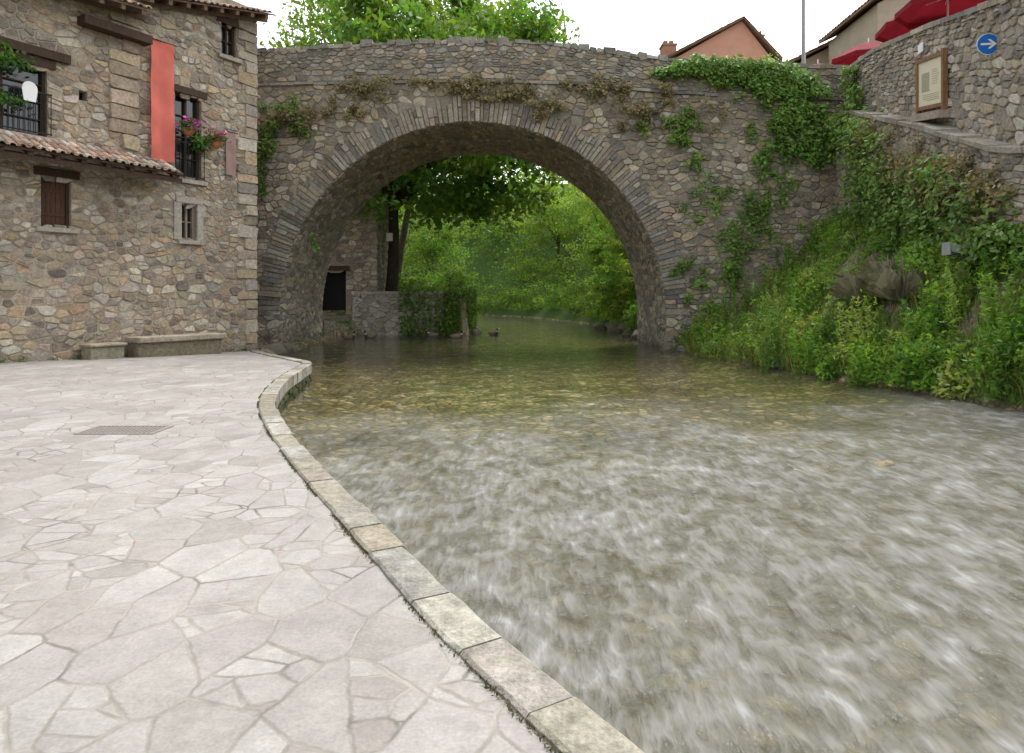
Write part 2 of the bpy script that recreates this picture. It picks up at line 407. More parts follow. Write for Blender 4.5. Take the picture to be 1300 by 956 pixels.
def branches(mb,base,top,r0,r1,targets,col,seed=0,wig=1.):
    base=Vector(base); top=Vector(top); n=7; pts=[]
    for i in range(n+1):
        t=i/n; pts.append(base.lerp(top,t)+wig*Vector((math.sin(t*4+seed)*.12,math.cos(t*3+seed)*.1,0))*min(1,t*3))
    rad=[r0*(1-t/n)+r1*t/n for t in range(n+1)]; rad[0]*=1.4
    mb.tube(pts,rad,10,col)
    for (tx,ty,tz,f) in targets:
        a=base.lerp(top,f); b=Vector((tx,ty,tz)); m=a.lerp(b,.5)+Vector((0,0,.12*(b-a).length))
        mb.tube([a,a.lerp(m,.5),m,m.lerp(b,.5),b],[r1*.8,r1*.65,r1*.5,r1*.32,r1*.12],6,col)
def tree(label,x,y,z0,ht,cr_c,cr_r,r0,ncl,clr,per,size,base,zcut=-.75,group=None,nb=8,shell=.4,asp=.5,test=None,bc=(.09,.072,.052),straight=False):
    t=thing('tree',label,'tree',(x,y,z0),group=group)
    mb=MB(); tg=[]
    for i in range(nb):
        a=2*math.pi*i/nb+rng.uniform(-.3,.3); f=rng.uniform(.85,1.) if straight else rng.uniform(.5,1.)
        tg.append((cr_c[0]+math.cos(a)*cr_r[0]*.7,cr_c[1]+math.sin(a)*cr_r[1]*.7,cr_c[2]+rng.uniform(-.35,.5)*cr_r[2],f))
    k_=.06 if straight else .3
    branches(mb,(x,y,z0-.2),(x*(1-k_)+cr_c[0]*k_,y*.7+cr_c[1]*.3,z0+ht),r0,r0*(.7 if straight else .55),tg,bc,x,.5 if straight else 1.)
    mb.obj('trunk',M_bark,parent=t,smooth=True)
    P,C=crown_pts(cr_c,cr_r,ncl,clr,per,shell,zcut,base,test=test)
    leafobj('crown',P,size,C,M_leaf,asp=asp,parent=t)
    return t
# ---------------------------------------------------------------- terrain functions
KP=[(4.6,-6),(3.4,-3),(2.2,-.6),(1.2,1.1),(.6,2.05),(.13,2.82),(-.19,3.34),(-.56,4.02),(-1.21,5.23),(-1.86,6.45),(-2.6,7.93),(-3.2,9.25),(-3.73,10.7),(-4.2,12.6),(-4.55,14.8),(-4.75,16.1),(-5.6,17.6),(-7.2,20.2),(-8.35,22.4),(-8.6,24.9)]
ky=np.array([p[1] for p in KP]); kx=np.array([p[0] for p in KP])
def xk(y): return np.interp(y,ky,kx)
def ztop_pav(y): return -.22*np.clip((np.asarray(y)-16)/6.5,0,1)
LY=[-12,24.9,27,30.5,33.9,34.3,45,62,70,80,95]; LX=[6,-8.4,-7.7,-8.0,-8.6,-2.3,-2.9,-4,-10,-20,-40]
def xl(y):
    y=np.asarray(y,float); return np.where(y<24.9,xk(y),np.interp(y,LY,LX))
RY=[-12,0,11.5,13.2,15.1,17.8,21.1,25,30.5,48,60,70,80,95]; RX=[9.6,9.1,8.6,8.4,7.8,7.2,6.1,5.9,6.0,5,1.5,-4,-13,-33]
def xr(y): return np.interp(y,RY,RX)
def xw(y): return np.interp(y,[-12,2,8,14,25,31],[9.9,10.2,10.1,10.5,12.3,13.2])
def ledge(y): return np.interp(y,[-12,2,14,18.3,23,25,31],[1.,2.2,4.59,6.2,7.8,8.2,8.6])
def wtop(y): return np.interp(y,[-12,2,14,15.2,18.3,22.4,25,31],[5.5,6.5,7.9,8.17,8.9,9.7,9.96,9.96])
def gz(x,y):
    x=np.asarray(x,float); y=np.asarray(y,float)
    L=xl(y); R=xr(y)
    dl=x-L; dr=R-x
    z=-.62+.24*np.exp(-np.clip(np.minimum(dl,dr),0,9)/.6)
    d=x-R; W=xw(y)-.3; d1=np.maximum(W-R,.5); t=d/d1; zs=ledge(y)*.50
    pr=np.interp(t,[0,.08,.25],[-.42,-.12,.30])
    pr=np.where(t>.25,.30+(zs-.30)*np.interp(t,[.25,.42,.55,.72,.85,1.],[0,.18,.46,.62,.92,1.]),pr)
    pr=np.where(x>W+.45,wtop(y)-1.0,np.where(t>1,zs,pr))
    back=np.minimum(-.42+.75*d,8.8)
    bl=np.clip((y-30.5)/1.,0,1)
    right=pr*(1-bl)+back*bl
    z=np.where(x>R,right,z)
    dd=L-x
    cap=np.interp(y,[24,30,37,38,45],[-.12,.05,.5,1.2,1.6])
    mud=np.minimum(-.42+.4*dd,cap)
    mud=np.where((y>34.6)&(x>-8.2),1.45,mud)
    left=np.where(y<24.5,-.62,mud)
    left=np.where((x<-42)|(y<-14),np.maximum(left,-.06),left)
    z=np.where(x<L,left,z)
    hill=np.clip(y-66,0,70)*.22
    out=np.where((x>R),np.clip((x-R)/4,0,1),np.where(x<L,np.clip((L-x)/4,0,1),np.clip((y-85)/8,0,1)))
    z=z+hill*out
    z=np.where(y<-12,np.maximum(z,-.06),z)
    return z
def gz1(x,y): return float(gz(x,y))
gx=np.concatenate([[-600,-300,-150,-90,-60],np.arange(-45,-20,2.5),np.arange(-20,-10,.8),np.arange(-10,14.6,.2),np.arange(15,30,1.),[34,40,50,70,100,180,350,600]])
gy=np.concatenate([[-300,-100,-40,-20,-14],np.arange(-12,8,.8),np.arange(8,36,.2),np.arange(36,64,.6),np.arange(64,100,2.),[110,130,160,200,300,500,900]])
X,Y=np.meshgrid(gx,gy); Z=gz(X,Y)
rough=np.array([mnoise.fractal(Vector((a*.8,b*.8,0)),1.,2.,5) for a,b in zip(X.ravel(),Y.ravel())]).reshape(X.shape)
msk=(X>xr(Y)+.5)&(X<xw(Y)-.3)&(Y<31)
Z=Z+rough*np.where(msk,.24,np.where((X>xl(Y))&(X<xr(Y)),.05,.03))
def gridobj(name,X,Y,Z,mat,**k):
    ny,nx=X.shape; V=np.stack([X.ravel(),Y.ravel(),Z.ravel()],1)
    i=np.arange(ny*nx).reshape(ny,nx)
    F=np.stack([i[:-1,:-1].ravel(),i[:-1,1:].ravel(),i[1:,1:].ravel(),i[1:,:-1].ravel()],1)
    return build(name,V,F,None,mat,smooth=True,origin=(0,0,0),**k)
gridobj('ground',X,Y,Z,M_ground,label='pebbly riverbed and earthy grassy banks under bridge',cat='ground',kind='structure')
wx=np.concatenate([[-60,-30,-14],np.arange(-9.5,10.2,.12),[11,13]])
wy=np.concatenate([[-14,-8],np.arange(-4,2,.4),np.arange(2,15,.07),np.arange(15,34,.18),np.arange(34,92,1.)])
X,Y=np.meshgrid(wx,wy)
ca,sa=math.cos(math.radians(24)),math.sin(math.radians(24))
A=(X*ca-Y*sa); B=(X*sa+Y*ca)
H=np.array([mnoise.noise(Vector((a*2.1,b*1.,0)))+.5*mnoise.noise(Vector((a*4.6,b*2.2,3.))) for a,b in zip(A.ravel(),B.ravel())]).reshape(X.shape)
amp=np.interp(Y,[0,10,15,20,40],[.045,.035,.014,.005,.003])*((X>-9)&(X<10))
gridobj('river_water',X,Y,-.35+H*amp,M_water,label='shallow clear river water with silky white riffles',cat='river',kind='structure')
pxs=np.concatenate([np.linspace(-45,-14,8),np.linspace(-13,-.4,14)])
rows=np.concatenate([np.arange(-13,24.9,.35),[24.9]])
PX=[];PY=[];PZ=[]
for y in rows:
    e=float(xk(y))-.03 if y>=-6 else 4.6
    f=(pxs+45)/(44.6); xs=-45+f*(e+45)
    PX.append(xs);PY.append(np.full_like(xs,y));PZ.append(np.full_like(xs,ztop_pav(y)))
gridobj('pavement',np.array(PX),np.array(PY),np.array(PZ),M_pave,label='light grey crazy paving of irregular stone slabs',cat='pavement',kind='structure')
# kerb
M_kerb=m_stone('kerb_stone',(.22,.215,.15),.35,.4,0)
kp=[Vector((a,b,0)) for a,b in KP[1:]]
def catmull(P,n=14):
    out=[]
    for i in range(len(P)-1):
        a=P[max(i-1,0)];b=P[i];c=P[i+1];d=P[min(i+2,len(P)-1)]
        for j in range(n):
            t=j/n; out.append(.5*((2*b)+(c-a)*t+(2*a-5*b+4*c-d)*t*t+(3*b-a-3*c+d)*t**3))
    out.append(P[-1]); return out
cp=catmull(kp); cum=[0]
for i in range(1,len(cp)): cum.append(cum[-1]+(cp[i]-cp[i-1]).length)
def kat(s,off):
    i=int(np.searchsorted(cum,s)); i=max(1,min(i,len(cp)-1)); t=(s-cum[i-1])/max(1e-6,cum[i]-cum[i-1])
    p=cp[i-1].lerp(cp[i],t); d=(cp[i]-cp[i-1]).normalized(); nrm=Vector((-d.y,d.x,0))
    return p+nrm*off
mb=MB()
s=0; pal=[(.31,.29,.25),(.28,.26,.22),(.34,.32,.28),(.26,.235,.185),(.24,.215,.17)]; KW=.20
while s<cum[-1]-.2:
    w=rng.uniform(.4,.85); w=min(w,cum[-1]-s); col=jit(rng.choice(pal),.1); dz=rng.uniform(0,.014); off0=-.03+rng.uniform(-.015,.01)
    segs=4; g=.006; ring=[]
    for q in range(segs+1):
        sq=s+g+(w-2*g)*q/segs; pi=kat(sq,KW+rng.uniform(-.006,.006)); po=kat(sq,off0+rng.uniform(-.006,.006)); z=float(ztop_pav(pi.y))
        top=z+.022+dz; bv=.014
        ring.append([(po.x,po.y,z-.2),(po.x,po.y,top-bv),tuple(po.lerp(pi,.08))[:2]+(top,),tuple(po.lerp(pi,.93))[:2]+(top,),(pi.x,pi.y,top-bv),(pi.x,pi.y,z-.2)])
    vs=[p for r in ring for p in r]; fs=[(q*6+j,q*6+j+1,(q+1)*6+j+1,(q+1)*6+j) for q in range(segs) for j in range(5)]+[(0,1,2,3,4,5),tuple(segs*6+j for j in range(5,-1,-1))]
    mb.add(vs,fs,col); s+=w
mb.obj('kerb',M_kerb,label='pale worn stone kerb edging the riverside paving',cat='kerb',kind='structure')
n=5200; P=np.zeros((n,3))
for i in range(n):
    s_=nr.random()*cum[-1]; 
    if mnoise.noise(Vector((s_*1.3,0,0)))<-.05: s_=max(0,s_+.5)
    p=kat(s_,KW+.010+nr.normal()*.009); P[i]=(p.x,p.y,float(ztop_pav(p.y))+.005+nr.random()*.008)
leafobj('moss',P,.009,leafcol(n,(.07,.07,.03),.4),M_ivy,label='thin line of moss along the kerb joint',cat='moss',kind='stuff')
M_mossy=m_stone('mossy_quay',(.13,.16,.04),1.0,.4,.8)
mb=MB()
def fq(u,v,h):
    p=kat(u,-.0-h); return (p.x,p.y,v)
n=int(cum[-1]/.25)
vs=[];fs=[]
for i in range(n+1):
    p=kat(cum[-1]*i/n,.02); z=float(ztop_pav(p.y)); vs+= [(p.x,p.y,-1.),(p.x,p.y,z-.02)]
fs=[(2*i,2*i+1,2*i+3,2*i+2) for i in range(n)]
mb.add(vs,fs,(.10,.10,.07))
rubble(mb,fq,lambda a,b:[(0,cum[-1])],-.7,-.2,(.16,.25),(.3,.6),[(.14,.14,.09),(.18,.17,.12)],.03,(.0,.025))
mb.obj('quay_wall',M_mossy,label='low mossy stone quay wall below the kerb',cat='wall')
# drain grate
t=thing('drain_grate','rusty metal drain grate set in stone paving','drain',(-4.6,8.1,.0))
mb=MB(); x0,x1,y0,y1=-5.05,-4.13,7.85,8.35
gc=(.2,.18,.15)
mb.box(ID,x0,x1,y0,y0+.04,-.02,.010,gc); mb.box(ID,x0,x1,y1-.04,y1,-.02,.010,gc); mb.box(ID,x0,x0+.04,y0+.04,y1-.04,-.02,.010,gc); mb.box(ID,x1-.04,x1,y0+.04,y1-.04,-.02,.010,gc)
for i in range(16):
    a=x0+.06+i*.052; mb.box(ID,a,a+.026,y0+.04,y1-.04,-.02,.008,gc)
mb.obj('grate_bars',m_plain('galvanised_steel',(.22,.20,.175),.7,.1),parent=t)
mb=MB(); mb.box(ID,x0+.01,x1-.01,y0+.01,y1-.01,-.05,.003,(.02,.02,.02)); mb.obj('drain_pit',m_plain('drain_shadow',(.07,.06,.05),.9),parent=t)
# ---------------------------------------------------------------- bridge
BY=25.; TH=5.6; CX,CZ,R=-1.44,.88,7.06; RO=8.0
def btop(x): return float(np.interp(x,[-12,-9.2,-5,-.9,1.4,3.75,5.8,12.5],[10.5,10.6,10.85,10.97,10.85,10.54,10.25,9.96]))
def bcourse(x): return float(np.interp(x,[-12,-6.9,-.9,2.,6,12.5],[9.2,9.3,9.4,9.3,8.95,8.7]))
bridge=thing('stone_bridge','old single-arch grey rubble stone bridge over river','bridge',(CX,BY+TH/2,-.6))
mb=MB(); xs=list(np.arange(-12,CX-R,.5))+[CX-R*math.cos(math.pi*i/64) for i in range(65)]+list(np.arange(CX+R+.5,12.4,.5))+[12.5]
def bot(x): return CZ+math.sqrt(max(0,R*R-(x-CX)**2))
for a,b in zip(xs[:-1],xs[1:]):
    inside=a>=CX-R-1e-6 and b<=CX+R+1e-6
    za,zb=(bot(a),bot(b)) if inside else (-1.2,-1.2)
    ta,tb=btop(a)-.04,btop(b)-.04
    for y in (BY,BY+TH): mb.add([(a,y,za),(b,y,zb),(b,y,tb),(a,y,ta)],[(0,1,2,3)],(.3,.3,.3))
    if inside: mb.add([(a,BY,za),(b,BY,zb),(b,BY+TH,zb),(a,BY+TH,za)],[(0,1,2,3)],(.3,.3,.3))
    for y0,y1 in ((BY,BY+.45),(BY+TH-.45,BY+TH)):
        mb.add([(a,y0,ta),(b,y0,tb),(b,y1,tb),(a,y1,ta)],[(0,1,2,3)])
    mb.add([(a,BY+.45,ta),(b,BY+.45,tb),(b,BY+.45,tb-1.1),(a,BY+.45,ta-1.1)],[(0,1,2,3)])
    mb.add([(a,BY+TH-.45,ta),(b,BY+TH-.45,tb),(b,BY+TH-.45,tb-1.1),(a,BY+TH-.45,ta-1.1)],[(0,1,2,3)])
    mb.add([(a,BY+.45,ta-1.1),(b,BY+.45,tb-1.1),(b,BY+TH-.45,tb-1.1),(a,BY+TH-.45,ta-1.1)],[(0,1,2,3)])
for x in (CX-R,CX+R): mb.add([(x,BY,-1.2),(x,BY+TH,-1.2),(x,BY+TH,CZ),(x,BY,CZ)],[(0,1,2,3)])
for x in (-12,12.5): mb.add([(x,BY,-1.2),(x,BY+TH,-1.2),(x,BY+TH,9),(x,BY,9)],[(0,1,2,3)])
mb.obj('bridge_core',M_mort,parent=bridge)
palB=[(.30,.255,.195),(.24,.205,.165),(.37,.29,.195),(.40,.355,.275),(.19,.17,.145),(.31,.275,.225),(.37,.31,.22),(.25,.225,.19),(.45,.40,.325)]
palG=[(.25,.235,.205),(.21,.195,.175),(.30,.28,.24),(.17,.162,.148),(.34,.315,.265),(.27,.235,.18)]
H0=9.1
def fB(side):
    yy=BY if side<0 else BY+TH
    def f(u,v,h):
        a,b=warp(u,v,.06); k=min(1,max(0,(v-7.4)/1.7)); e=min(1,max(0,(H0-v)/.5))
        return (u+a*e,yy+side*h,v+b*e+(bcourse(u)-H0)*k)
    return f
def spB(a,b):
    vc=(a+b)/2; bl=[]
    if vc<CZ: bl=[(CX-R,CX+R)]
    elif vc<CZ+RO:
        w=math.sqrt(RO*RO-(vc-CZ)**2)-.1; bl=[(CX-w,CX+w)]
    return sub(-12,12.45,bl)
for sd in (-1,1):
    mb=MB()
    if sd<0: rubble(mb,fB(-1),spB,-.8,H0,(.09,.28),(.15,.52),palB,.024,(.0,.06),jy=.36,jx=.28,AN=1.45,ch=(.05,.2))
    else: rubble(mb,fB(1),spB,-.8,H0,(.25,.4),(.4,.8),palB)
    mb.obj('spandrel_wall',M_bstone,parent=bridge)
def fP(side):
    yy=BY if side<0 else BY+TH
    return lambda u,v,h:(u,yy+side*h,bcourse(u)+.14+v*(btop(u)-bcourse(u)-.14-.1)/1.4)
for sd,y0,y1 in ((-1,BY-.06,BY+.5),(1,BY+TH-.5,BY+TH+.06)):
    mb=MB(); rubble(mb,fP(sd),lambda a,b:[(-12,12.45)],0,1.4,(.10,.25),(.16,.45),palG+palB[:5],.024,(.01,.06),jy=.34,ch=(.05,.2))
    u=-12
    while u<12.3:
        w=min(rng.uniform(.2,.6),12.45-u); dz=rng.uniform(-.07,.10); dy=rng.uniform(-.03,.03)
        mb.box(lambda a,b,c:(a+rng.uniform(-.03,.03),b+rng.uniform(-.02,.02),btop(a)-.12+c+rng.uniform(-.035,.035)),u+.01,u+w-.01,y0+dy,y1+dy,0,.14+dz,jit(rng.choice(palG),.25)); u+=w
    mb.obj('parapet',M_bstone,parent=bridge)
for sd in (-1,1):
    mb=MB(); u=-12; yy=BY if sd<0 else BY+TH
    while u<12.3:
        w=min(rng.uniform(.4,1.0),12.45-u); dp=rng.uniform(.08,.16); j=rng.uniform(-.025,.025)
        if rng.random()>.06: mb.box(lambda a,b,c:(a,yy+sd*b,bcourse(a)+c+j),u+.01,u+w-.01,-.02,dp,0.0,.10,jit(rng.choice(palG),.25))
        u+=w
    mb.obj('string_course',M_bstone,parent=bridge)
for side,yy in ((-1,BY),(1,BY+TH)):
    mb=MB()
    def fV(u,v,h,side=side,yy=yy):
        th=math.pi-u/7.5; return (CX+v*math.cos(th),yy+side*(.03+h),CZ+v*math.sin(th))
    u=-.0; tot=math.pi*7.5
    while u<tot-.05:
        w=min(rng.uniform(.11,.22),tot-u); 
        if tot-u-w<.1: w=tot-u
        L=RO-R+rng.uniform(-.25,.10)
        if rng.random()<.35:
            q=L*rng.uniform(.4,.65); stone(mb,fV,u,R-.01,w,q,palG+palB[:4],.02,(.0,.04),0,.2); stone(mb,fV,u,R-.01+q,w,L-q,palG+palB[:4],.02,(.0,.04),0,.2)
        else: stone(mb,fV,u,R-.01,w,L,palG+palB[:2],.02,(.0,.04),0,.2)
        u+=w
    mb.obj('arch_ring',M_bstone,parent=bridge)
mb=MB(); AL=math.pi*R
def fS(u,v,h):
    if v<0: return (CX+R-h,BY+u,CZ+v)
    if v>AL: return (CX-R+h,BY+u,CZ-(v-AL))
    th=v/R; return (CX+(R-h)*math.cos(th),BY+u,CZ+(R-h)*math.sin(th))
rubble(mb,fS,lambda a,b:[(0.,TH)],-1.5,AL+1.5,(.13,.26),(.25,.65),[(a*1.25,b*1.2,c*1.12) for a,b,c in palG],.025,(.0,.035))
mb.obj('arch_soffit',M_bstone,parent=bridge)
# ---------------------------------------------------------------- retaining walls on the steep bank
nW=(-.987,.1615)
t=thing('retaining_wall','tall stepped grey-brown stone retaining wall above the riverbank','wall',(11.2,18,2.))
palR=[(.31,.28,.235),(.25,.22,.185),(.36,.315,.25),(.42,.38,.32),(.22,.20,.175),(.34,.28,.20)]
U1=19.0
def WP(y,n): return (float(xw(y))+nW[0]*n, y+nW[1]*n*(1 if y<24.5 else 0))
def fUp(u,v,h):
    y=24.97-u; x,yy=WP(y,h); return (x,yy,float(ledge(y))+v/3.*(float(wtop(y))-.12-float(ledge(y))))
def fLo(u,v,h):
    y=24.97-u; x,yy=WP(y,h+.45); b=float(ledge(y))*.4; return (x,yy,b+v/4.*(float(ledge(y))-b))
core=MB()
for f,vm in ((fUp,3),(fLo,4)):
    mb=MB(); rubble(mb,f,lambda a,b:[(0,U1)],0,vm,(.11,.28),(.16,.46),palR,.028,(.01,.07),jy=.34,ch=(.05,.2)); mb.obj('wall_face',M_bstone,parent=t)
for i in range(40):
    a=U1*i/40; b=U1*(i+1)/40
    for f,vm in ((fUp,3),(fLo,4)):
        core.add([f(a,0,0),f(b,0,0),f(b,vm,0),f(a,vm,0)],[(0,1,2,3)])
    core.add([fUp(a,3,0),fUp(b,3,0),fUp(b,3,-.55),fUp(a,3,-.55)],[(0,1,2,3)])
    core.add([fUp(a,3,-.55),fUp(b,3,-.55),fUp(b,0,-.55),fUp(a,0,-.55)],[(0,1,2,3)])
core.obj('wall_core',M_hmort,parent=t)
for nm in ('coping','ledge_coping'):
    mb=MB(); u=0
    while u<U1-.1:
        w=min(rng.uniform(.4,.9),U1-u)
        if nm=='coping': mb.box(lambda a,b,c:(WP(24.97-a,b)[0],WP(24.97-a,b)[1],float(wtop(24.97-a))-.14+c),u+.01,u+w-.01,-.58,.07,0,.13+rng.uniform(-.02,.03),jit(rng.choice(palR)))
        else: mb.box(lambda a,b,c:(WP(24.97-a,b)[0],WP(24.97-a,b)[1],float(ledge(24.97-a))-.06+c),u+.01,u+w-.01,-.02,.56+rng.uniform(-.04,.04),0,.12+rng.uniform(-.03,.03),jit(rng.choice([(.36,.33,.28),(.28,.25,.21)])))
        u+=w
    mb.obj(nm,M_bstone,parent=t)
# ---------------------------------------------------------------- stone house beside the paving
HP=(-12.2,16.3); HD=(.5196,.8545); HN=(.8545,-.5196)
def HW(s,z,n): return (HP[0]+HD[0]*s+HN[0]*n, HP[1]+HD[1]*s+HN[1]*n, z)
house=thing('stone_house','two-storey old brown rubble stone house with tiled eaves','house',HW(2,-.1,-3))
palH=[(.36,.30,.23),(.29,.24,.19),(.43,.375,.30),(.25,.205,.165),(.39,.31,.21),(.34,.305,.26),(.48,.43,.345),(.22,.18,.15),(.38,.28,.19)]
OPN=[(-.9,1.0,5.55,7.3),(.86,1.56,3.32,4.6),(4.41,5.25,5.06,7.6),(5.95,6.5,9.15,10.15),(4.6,5.1,3.25,4.35),(1.75,1.95,6.7,6.95)]
S0,S1=-4.,7.25
def spH(a,b):
    vc=(a+b)/2; bl=[(o[0],o[1]) for o in OPN if min(b,o[3])-max(a,o[2])>.25*(b-a)]
    return sub(3.3 if vc>9.3 else S0,S1,bl)
def fH(u,v,h):
    ed=min([1.]+[max(abs(u-(o[0]+o[1])/2)-(o[1]-o[0])/2,abs(v-(o[2]+o[3])/2)-(o[3]-o[2])/2) for o in OPN]); ed=max(0,min(1,ed*3))
    a,b=warp(u+3,v,.06); e=ed*min(1,(S1-u)*2); return HW(u+a*e,v+b*ed,h)
mb=MB(); rubble(mb,fH,spH,-.35,10.8,(.09,.28),(.13,.48),palH,.026,(.0,.035),jx=.27,jy=.34,var=.22,AN=1.5,ch=(.04,.18))
z=5.6
while z<9.3:
    h=rng.uniform(.3,.45); w=rng.choice([.5,.85])
    stone(mb,lambda a,b,c:HW(a,b,c+.03),3.34-w,z,w,h,[(.36,.28,.2),(.40,.32,.23),(.33,.27,.21)],.02,(.04,.06),0,.15); z+=h
z=-.3
while z<10.6:
    h=rng.uniform(.28,.42); w=rng.choice([.45,.75]); stone(mb,lambda a,b,c:HW(a,b,c+.02),S1-w,z,w+.04,h,palH[:7],.02,(.03,.05),0,.15); z+=h
mb.obj('wall',M_hstone,parent=house)
def fHs(u,v,h): return HW(S1+h,v,-u)
mb=MB(); rubble(mb,fHs,lambda a,b:[(0.02,8)],-.5,10.6,(.15,.3),(.2,.5),palH,.04,(.01,.05)); mb.obj('side_wall',M_hstone,parent=house)
mb=MB(); ss=sorted(set([S0,S1,3.31]+[o[i] for o in OPN for i in (0,1)])); zz=sorted(set([-.5,11.0,9.3]+[o[i] for o in OPN for i in (2,3)]))
for a,b in zip(ss[:-1],ss[1:]):
    for c,d in zip(zz[:-1],zz[1:]):
        m=((a+b)/2,(c+d)/2)
        if any(o[0]<m[0]<o[1] and o[2]<m[1]<o[3] for o in OPN): continue
        if m[0]<3.3 and m[1]>9.3: continue
        mb.add([HW(a,c,0),HW(b,c,0),HW(b,d,0),HW(a,d,0)],[(0,1,2,3)])
for o in OPN:
    for q in ([HW(o[0],o[2],0),HW(o[0],o[3],0),HW(o[0],o[3],-.35),HW(o[0],o[2],-.35)],[HW(o[1],o[2],0),HW(o[1],o[3],0),HW(o[1],o[3],-.35),HW(o[1],o[2],-.35)],
              [HW(o[0],o[2],0),HW(o[1],o[2],0),HW(o[1],o[2],-.35),HW(o[0],o[2],-.35)],[HW(o[0],o[3],0),HW(o[1],o[3],0),HW(o[1],o[3],-.35),HW(o[0],o[3],-.35)]):
        mb.add(q,[(0,1,2,3)])
mb.add([HW(S1,-.5,0),HW(S1,-.5,-8),HW(S1,11.,-8),HW(S1,11.,0)],[(0,1,2,3)])
mb.add([HW(S0,-.5,0),HW(S0,-.5,-8),HW(S0,9.3,-8),HW(S0,9.3,0)],[(0,1,2,3)])
mb.add([HW(S0,-.5,-8),HW(S1,-.5,-8),HW(S1,11,-8),HW(S0,11.,-8)],[(0,1,2,3)])
mb.add([HW(3.31,9.2,0),HW(3.31,9.2,-8),HW(3.31,11.,-8),HW(3.31,11.,0)],[(0,1,2,3)])
mb.obj('wall_mortar',M_hmort,parent=house)
palT=[(.36,.235,.17),(.30,.20,.145),(.42,.32,.25),(.26,.18,.14),(.38,.33,.28),(.22,.17,.14)]
def tiles(mb,F,A,B,pitch=.21,course=.38,r=.085):
    nc=int(A/pitch); nb=max(1,int(math.ceil(B/course)))
    for i in range(nc):
        for j in range(nb):
            a=(i+.5)*pitch+rng.uniform(-.012,.012); b0=j*course; b1=min(B,b0+course+.04); c=jit(rng.choice(palT),.25); vs=[]
            sk=rng.uniform(-.015,.015); l=rng.uniform(0,.012)+(rng.uniform(-.03,.04) if j==nb-1 else 0)
            if j==nb-1: b1+=l
            for (bb,rr,lift,sx) in ((b0,r*.88,.0,0),(b1,r*1.05,.028,sk)):
                for q in range(7):
                    w=math.pi*q/6; vs.append(F(a+sx+rr*math.cos(w),bb,lift+rr*math.sin(w)*.8))
            for q in range(7):
                w=math.pi*q/6; vs.append(F(a+sk+r*.82*math.cos(w),b1,.028+r*.82*math.sin(w)*.8-.01))
            mb.add(vs,[(q,q+1,q+8,q+7) for q in range(6)]+[(7+q,8+q,15+q,14+q) for q in range(6)],c)
        for j in range(nb):
            a=i*pitch; b0=j*course; b1=min(B,b0+course+.02); c=jit(rng.choice(palT),.3); vs=[]
            for bb,lift in ((b0,0),(b1,.015)):
                for q in range(4):
                    w=math.pi+math.pi*q/3; vs.append(F(a+.08*math.cos(w),bb,lift+.045+.05*math.sin(w)))
            mb.add(vs,[(q,q+1,q+5,q+4) for q in range(3)],c)
def roofpart(sa,sb,za,zb,ov,back,rise):
    L=ov+back; roof=MB(); under=MB()
    def F(a,b,h):
        s_=sa+a; k=(s_-sa)/(sb-sa); ze=za+(zb-za)*k; n=-back+b
        return HW(s_,ze+rise*(1-b/L)+h,n)
    tiles(roof,F,sb-sa,L)
    under.box(lambda a,b,c:F(a,b,c),0,sb-sa,0,L-.05,-.06,-.01,(.1,.07,.05))
    a=.15
    while a<sb-sa-.1:
        under.box(lambda p,q,c:F(p,q,c),a,a+.11,back-.1,L-.07,-.2,-.062,(.1,.07,.05)); a+=.55
    under.box(lambda p,q,c:F(p,q,c),0,sb-sa,back+.02,back+.14,-.34,-.205,(.1,.07,.05))
    r=roof.obj('roof',M_tile,parent=house); under.obj('eaves_timber',M_wood2,parent=r)
roofpart(-4.3,3.45,8.80,9.42,.8,4.2,1.9)
roofpart(3.2,7.6,9.85,10.85,.6,4.2,1.7)
ct=MB(); cw=MB()
def FL(a,b,h): return HW(-3.6+a,5.52-.48*b/.95+h,b)
tiles(ct,FL,7.75,.95)
cw.box(FL,0,7.7,.0,.9,-.07,-.015)
for i in range(13): cw.box(FL,.2+i*.6,.32+i*.6,.05,.86,-.19,-.072)
cw.box(FL,0,7.7,.72,.84,-.32,-.192)
can=ct.obj('canopy_roof',M_tile,parent=house,label='narrow clay-tiled lean-to canopy along the wall')
cw.obj('canopy_timber',M_wood,parent=can)
HW2=lambda s,z,n:HW(s,z,n)
